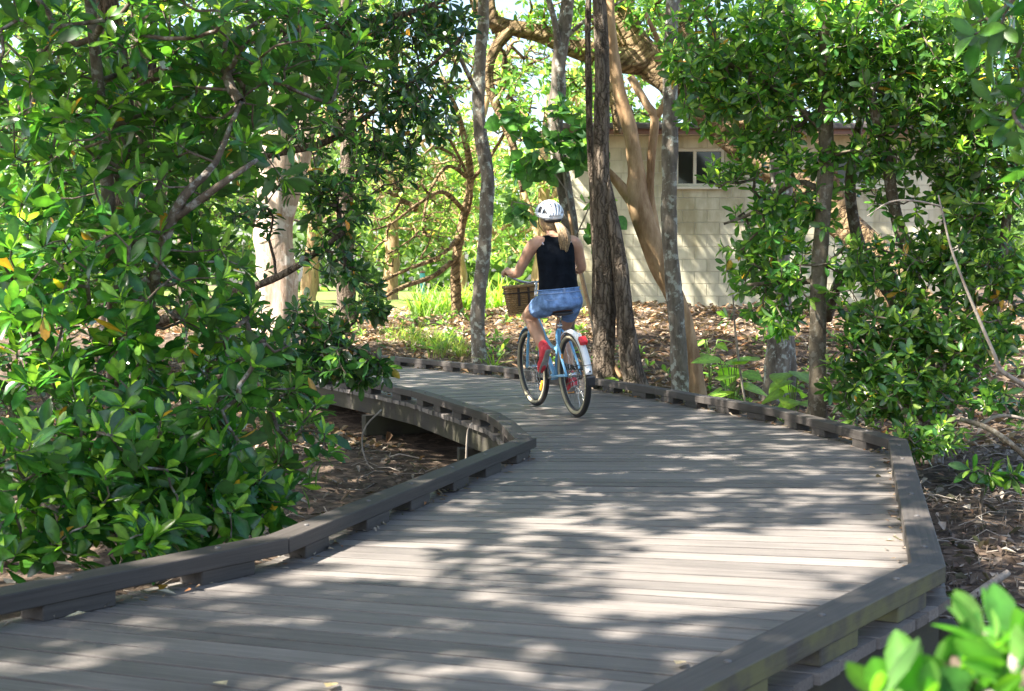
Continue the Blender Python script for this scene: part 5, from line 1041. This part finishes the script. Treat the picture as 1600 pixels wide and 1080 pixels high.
# --- blurred leaves close to the lens
tree('foreground_shrub', 'blurred bright leafy shrub close to the lens at lower right', 'plant', M_BARK_MANG,
     [[('w', 0.80, 1.35, -0.45, 0.016), ('w', 0.74, 1.34, 0.3, 0.012), ('w', 0.62, 1.3, 0.64, 0.006)], [('w', 0.76, 1.34, 0.2, 0.009), ('w', 0.55, 1.3, 0.5, 0.006), ('w', 0.46, 1.28, 0.68, 0.004)]],
     [pb(1400, 1085, 1.3, .02, .04, .01, 3), pb(1490, 1060, 1.32, .03, .04, .015, 4), pb(1565, 1000, 1.35, .02, .04, .02, 4), pb(1450, 1120, 1.25, .04, .04, .02, 4), pb(1605, 1060, 1.28, .03, .04, .02, 4)], 51, L=(.06, .09), nl=(6, 9), pal=dict(young=(0.13, 0.29, 0.025), mid=(0.075, 0.22, 0.022), dark=(0.04, 0.14, 0.03), old=(.5, .4, .05), pold=0), lmat=M_LEAF_ROUND, single=280, step=0.06, up=0.8)
tree('overhanging_tree', 'blurred dark leaves hanging into the top right corner', 'tree', M_BARK_MANG,
     [[('w', 3.2, 4.2, -0.5, 0.09), ('w', 3.1, 4.2, 1.5, 0.07), ('w', 2.7, 4.2, 2.6, 0.05), ('w', 2.1, 4.3, 2.75, 0.03), ('w', 1.75, 4.4, 2.5, 0.015)]],
     [pb(1530, 60, 4.5, .16, .25, .12, 7), pb(1590, 120, 4.5, .15, .2, .15, 8), pb(1560, 190, 4.5, .1, .2, .08, 5), pb(1600, 250, 4.5, .08, .2, .1, 4), wb(3.0, 4.4, 3.2, 1.0, 1.0, .5, 60)], 52, L=(.11, .15), nl=(5, 8), pal=PAL_MANG, single=120, attach=0.5)

# --- far trees
far = [(-40, 60, 30, 8.5, PAL_LIGHT, ''), (120, 90, 34, 9.5, PAL_LIGHT, ''), (290, 60, 31, 8.5, PAL_FAR, ''), (480, 40, 37, 10, PAL_FAR, ''), (610, 40, 40, 10, PAL_FAR, ''), (720, 60, 46, 9.5, PAL_FAR, ''), (840, 120, 38, 6.5, PAL_FAR, ''), (985, 250, 42, 9, PAL_FAR, ''), (1340, 300, 34, 8.5, PAL_LIGHT, ''), (1490, 230, 31, 8.0, PAL_LIGHT, ''), (1640, 180, 30, 8.0, PAL_LIGHT, ''), (1130, 100, 36, 8.0, PAL_LIGHT, '')]
names = ['far light-green tree at the very left behind the mangrove', 'far tree with light leaves second from the left edge', 'far yellow-green tree behind the dark double trunk', 'far sunlit tree behind the pale peeling trunk', 'far sunlit yellow-green tree left of the tangled boughs', 'far bright tree beyond the lawn behind the slim bent trunk', 'far bright tree behind the round-leaved sapling', 'far tree showing over the roof behind the stout trunk', 'far tree behind the right part of the building', 'far tree behind the right mangrove stems', 'far tree at the very right edge', 'far tree above the roof between the slim and thick lichen trunks']
for k, ((x, y, Y, h, pal, _), lab) in enumerate(zip(far, names)):
    b = D(x, 470, Y); g = float(ground_z(b[0], b[1])); rng = np.random.default_rng(100 + k); X = b[0]
    st = [[('w', X, Y, g - 0.2, 0.22), ('w', X + rng.normal(0, .2), Y, g + h * 0.3, 0.18), ('w', X + rng.normal(0, .5), Y, g + h * 0.6, 0.13), ('w', X + rng.normal(0, .7), Y, g + h * 0.9, 0.06)]]
    for q in range(3):
        a = rng.uniform(0, 6.28); st.append([('w', X, Y, g + h * 0.25, 0.11), ('w', X + 0.8 * math.cos(a), Y + 0.8 * math.sin(a), g + h * 0.45, 0.08), ('w', X + 1.8 * math.cos(a), Y + 1.8 * math.sin(a), g + h * 0.65, 0.04)])
    w = 2.4 if x < 900 else 2.2; bl = []
    for q in range(26): bl.append(wb(X + rng.normal(0, w * 0.75), Y + rng.normal(0, 1.2), g + rng.uniform(0.16 if x < 900 else 0.3, 1.0) * h, rng.uniform(.6, 1.2), rng.uniform(.6, 1.2), rng.uniform(.35, .7), 26))
    tree('far_tree', lab, 'tree', M_BARK_ORANGE if 3 <= k <= 6 else M_BARK_BROWN, st, bl, 200 + k, L=(.16, .26), nl=(5, 8), pal=pal, lmat=M_LEAF_SOFT, tmpl=LEAF_LO, sides=8, attach=0.25, r0=0.008, step=0.45, group='trees far behind', keep_clear=False)
# a dense wood on the skyline, far beyond the lawn
rng = np.random.default_rng(77); n = 26000
ang = rng.uniform(-0.55, 0.55, n); dist = rng.uniform(70, 84, n); hh = 5.5 + 2.5 * np.sin(ang * 17) + 1.5 * np.sin(ang * 41 + 1) + np.where(ang < -0.02, 5.5, 0)
P = np.stack([dist * np.tan(ang), dist, 0.5 + hh * rng.random(n) ** 0.8], -1); d = norm(rng.normal(size=(n, 3))); nn = norm(rng.normal(size=(n, 3)) + np.array([0, -0.5, 0.8])); nn = norm(nn - d * np.sum(nn * d, 1)[:, None])
t = np.array([0.10, 0.17, 0.05]) * rng.uniform(0.5, 1.8, (n, 1))
V, Q, T, C = place(LEAF_LO, P, d, nn, rng.uniform(.5, .95, n), rng.uniform(.9, 1.6, n), t)
put(link('far_wood', make_mesh('far_wood', V, [T], M_LEAF_SOFT, True, C)), 'distant green wood closing the view beyond the lawn', 'wood', kind='stuff')

# --- strappy clumps and grass
def straps(name, label, x, y, Y, n, ln, w, seed, tint, sp=0.35, cat='plant', group=None):
    rng = np.random.default_rng(seed); c = D(x, y, Y); g = float(ground_z(c[0], c[1])); base = np.array([c[0], c[1], g]); G = Geo(); cols = []
    for k in range(n):
        az = rng.uniform(0, 6.28); r0_ = rng.uniform(0, sp); o = np.array([math.cos(rng.uniform(0, 6.28)) * r0_, math.sin(rng.uniform(0, 6.28)) * r0_ * 0.7, -0.02]); l = ln * rng.uniform(0.6, 1.1); hd = np.array([math.cos(az), math.sin(az), 0]); sd = np.array([-hd[1], hd[0], 0]); V = []
        lean = rng.uniform(0.25, 0.9)
        for i in range(6):
            t = i / 5; p = o + hd * l * lean * t * (0.35 + 0.65 * t) + np.array([0, 0, l * (t - 0.55 * lean * t * t)]); ww = w * (1 - t ** 2.5) * (0.6 + 0.4 * t) + 0.001
            V += [p - sd * ww, p + np.array([0, 0, -ww * 0.4]), p + sd * ww]
        G.add(V, [(3 * i + j, 3 * i + j + 1, 3 * i + j + 4, 3 * i + j + 3) for i in range(5) for j in range(2)]); cols += [np.array(tint) * rng.uniform(0.7, 1.35)] * 18
    root = put(empty(name, tuple(base)), label, cat, group)
    me = make_mesh('blades', np.concatenate(G.V), [np.concatenate(G.F[4])], M_LEAF_SOFT, True, np.array(cols)); put(link('blades', me, root), kind='stuff'); return root
for k, (x, y, Y, lab) in enumerate([(660, 480, 25.5, 'leftmost bright strap-leaved clump at the lawn edge'), (690, 478, 25.0, 'bright strap-leaved clump in the middle of its row'), (722, 480, 25.2, 'strap-leaved clump just left of the slim bent trunk'), (775, 482, 25.4, 'strap-leaved clump just right of the slim bent trunk')]):
    straps('strap_leaf_clump', lab, x, y, Y, 60, 0.85, 0.022, 300 + k, (0.16, 0.27, 0.05), 0.4, group='strap-leaved clumps')
for k, (x, y, Y, lab) in enumerate([(640, 560, 19.2, 'fine grass tuft behind the far kerb, leftmost'), (680, 560, 18.6, 'fine grass tuft behind the far kerb, left of the next'), (715, 560, 17.8, 'fine grass tuft behind the far kerb near the slim trunk')]):
    straps('grass_tuft', lab, x, y, Y, 130, 0.36, 0.005, 320 + k, (0.20, 0.27, 0.07), 0.4, 'grass', 'grass tufts behind the far kerb')
straps('small_strap_plant', 'small upright strap plant left of the front wheel on the bank', 772, 545, 16.6, 12, 0.42, 0.014, 340, (0.18, 0.30, 0.06), 0.06)

# --- litter and weeds lying on the ground
rng = np.random.default_rng(9)
def scatter(boxes):
    out = []
    for x0, x1, y0, y1, k in boxes: out.append(np.stack([rng.uniform(x0, x1, k), rng.uniform(y0, y1, k)], -1))
    p = np.concatenate(out); return p[~inside_deck(p[:, 0], p[:, 1], 0.0)]
p = scatter([(-7, 1, 4.5, 14, 7000), (1, 6.5, 2.5, 12.5, 8000), (-6, 8, 12, 23, 20000), (-9, 2, 20, 30, 7000)]); n = len(p)
P = np.c_[p, ground_z(p[:, 0], p[:, 1]) + rng.uniform(0.0, 0.025, n)]; az = rng.uniform(0, 6.28, n); d = norm(np.stack([np.cos(az), np.sin(az), rng.normal(0, 0.3, n)], -1)); nn = norm(np.stack([rng.normal(0, .35, n), rng.normal(0, .35, n), np.ones(n)], -1)); nn = norm(nn - d * np.sum(nn * d, 1)[:, None])
palette = np.array([(0.30, 0.20, 0.12), (0.40, 0.31, 0.22), (0.20, 0.12, 0.07), (0.48, 0.40, 0.31), (0.34, 0.16, 0.07), (0.14, 0.10, 0.07)]); t = palette[rng.choice(6, n, p=[.28, .24, .18, .13, .08, .09])] * rng.uniform(0.7, 1.2, (n, 1))
lt = leaf_template((0.3, 0.7), W=0.23, fold=0.5, droop=-0.12)
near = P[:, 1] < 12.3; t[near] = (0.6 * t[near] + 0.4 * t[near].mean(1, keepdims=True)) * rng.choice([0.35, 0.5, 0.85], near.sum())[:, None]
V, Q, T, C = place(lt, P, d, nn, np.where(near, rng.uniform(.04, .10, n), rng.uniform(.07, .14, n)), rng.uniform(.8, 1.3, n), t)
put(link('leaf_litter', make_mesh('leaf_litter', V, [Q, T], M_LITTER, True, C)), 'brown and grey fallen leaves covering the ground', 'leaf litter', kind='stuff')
# twigs in the litter
p = scatter([(-6, 1, 4.5, 14, 500), (1.5, 6.5, 2.5, 12, 900), (-5, 8, 13, 22, 700)]); G = Geo()
for x, y in p:
    a = rng.uniform(0, 6.28); l = rng.uniform(0.08, 0.4); z = float(ground_z(x, y)) + 0.02; e = np.array([math.cos(a), math.sin(a), 0]) * l
    G.tube([(x, y, z), np.array((x, y, z + 0.015)) + e * 0.5 + rng.normal(0, 0.02, 3), np.array((x, y, z)) + e], rng.uniform(0.002, 0.006), 4, False)
put(G.obj('litter_twigs', M_BARK_DEAD), 'thin dead twigs strewn over the leaf litter', 'twigs', kind='stuff')
# breathing roots poking up right of the kerb
p = scatter([(1.8, 5.2, 5.2, 9.0, 800)]); G = Geo()
for x, y in p:
    z = float(ground_z(x, y)) - 0.02; h = rng.uniform(0.03, 0.09); G.tube([(x, y, z), (x + rng.normal(0, .008), y + rng.normal(0, .008), z + h)], [0.005, 0.003], 5)
put(G.obj('breathing_roots', M_BARK_MANG), 'short upright mangrove breathing roots in the litter at right', 'roots', kind='stuff')
# low weeds on the bank
p = scatter([(-4.5, -0.6, 17.3, 22, 130), (1.5, 7, 12.5, 18, 170), (-1.5, 1.5, 16.5, 21, 90)]); n = len(p)
E_ = np.c_[p, ground_z(p[:, 0], p[:, 1]) + rng.uniform(.05, .16, n)]; W = whorls(E_, np.tile([0, 0, 1.0], (n, 1)) + rng.normal(0, .25, (n, 3)), rng, L=(.07, .16), nl=(4, 7), pal=PAL_LIGHT)
V, Q, T, C = place(LEAF_MID, W['pos'], W['d'], W['n'], W['len'], W['wid'], W['tint'])
put(link('ground_weeds', make_mesh('ground_weeds', V, [Q, T], M_LEAF_SOFT, True, C)), 'low green weeds sprouting through the leaf litter', 'weeds', kind='stuff')
# a few leaves lying on the deck
for k, (x, y, tt, lab) in enumerate([(250, 924, (0.6, 0.36, 0.05), 'yellow fallen leaf on the deck by the near left kerb'), (275, 928, (0.4, 0.36, 0.26), 'grey curled leaf beside the yellow leaf on the deck'), (1072, 1033, (0.5, 0.42, 0.28), 'pale dry leaf on the deck near the lower right kerb'), (332, 1066, (0.55, 0.47, 0.3), 'tan dry leaf on the deck at the bottom left'), (100, 965, (0.42, 0.38, 0.25), 'pale dry leaf by the leftmost kerb block'), (817, 707, (0.62, 0.40, 0.28), 'pinkish curled leaf tucked under the end of the left kerb'), (1075, 628, (0.6, 0.52, 0.42), 'whitish leaf on the deck below the far right kerb'), (528, 1067, (0.5, 0.4, 0.2), 'small tan leaf on the sunny deck, bottom edge')]):
    r = _fw + (x - 800) / F_PX * np.array([1.0, 0, 0]) + (540 - y) / F_PX * _up; q = _C + r * ((0.008 - CAM_H) / r[2]); V, Q, T = lt
    o = link('fallen_leaf', make_mesh('fallen_leaf', V * np.array([1.2, 1, 1]), [Q, T], M_LITTER, True, np.tile(np.array(tt), (len(V), 1)))); o.location = tuple(q); o.scale = (0.07, 0.07, 0.07) if k != 6 else (.12, .12, .12); o.rotation_euler = (0, 0, k * 1.3)
    put(o, lab, 'leaf', 'loose leaves on the deck')

# crumbs of dead leaf gathered along the kerbs
rng = np.random.default_rng(17); pts = []
for P_, sg in ((L_IN, -1), (R_IN, 1)):
    for a, e in zip(P_[:-1], P_[1:]):
        ln = np.linalg.norm(e - a); k = int(ln * 34); f = rng.random(k)[:, None]; t_ = norm(e - a); nn_2 = np.array([-t_[1], t_[0]]) * sg
        pts.append(a + (e - a) * f + nn_2 * np.abs(rng.normal(0, 0.05, (k, 1))) - nn_2 * 0.05)
p = np.concatenate(pts); n = len(p); P = np.c_[p, 0.004 + rng.uniform(0, 0.006, n)]; az = rng.uniform(0, 6.28, n); d = norm(np.stack([np.cos(az), np.sin(az), rng.normal(0, 0.15, n)], -1)); nn = norm(np.stack([rng.normal(0, .3, n), rng.normal(0, .3, n), np.ones(n)], -1)); nn = norm(nn - d * np.sum(nn * d, 1)[:, None])
t = palette[rng.choice(6, n)] * rng.uniform(0.6, 1.1, (n, 1)); V, Q, T, C = place(lt, P, d, nn, rng.uniform(.012, .05, n), rng.uniform(.6, 1.3, n), t)
put(link('deck_debris', make_mesh('deck_debris', V, [Q, T], M_LITTER, True, C)), 'crumbs of dead leaf gathered on the deck along both kerbs', 'leaf litter', kind='stuff')

# a slim teal post far beyond the lawn
c = D(660, 440, 38.0); g = float(ground_z(c[0], c[1])); M_TEAL = plain('teal_paint', (0.10, 0.42, 0.40), 0.5)
post = put(empty('marker_post', (c[0], c[1], g)), 'small teal post far off left of the slim bent trunk', 'post')
Geo().tube([(0, 0, -0.2), (0, 0, 0.88)], 0.075, 14).obj('shaft', M_TEAL, post); Geo().ell((0, 0, 0.88), (0.085, 0.085, 0.05)).obj('cap', M_FASCIA, post)
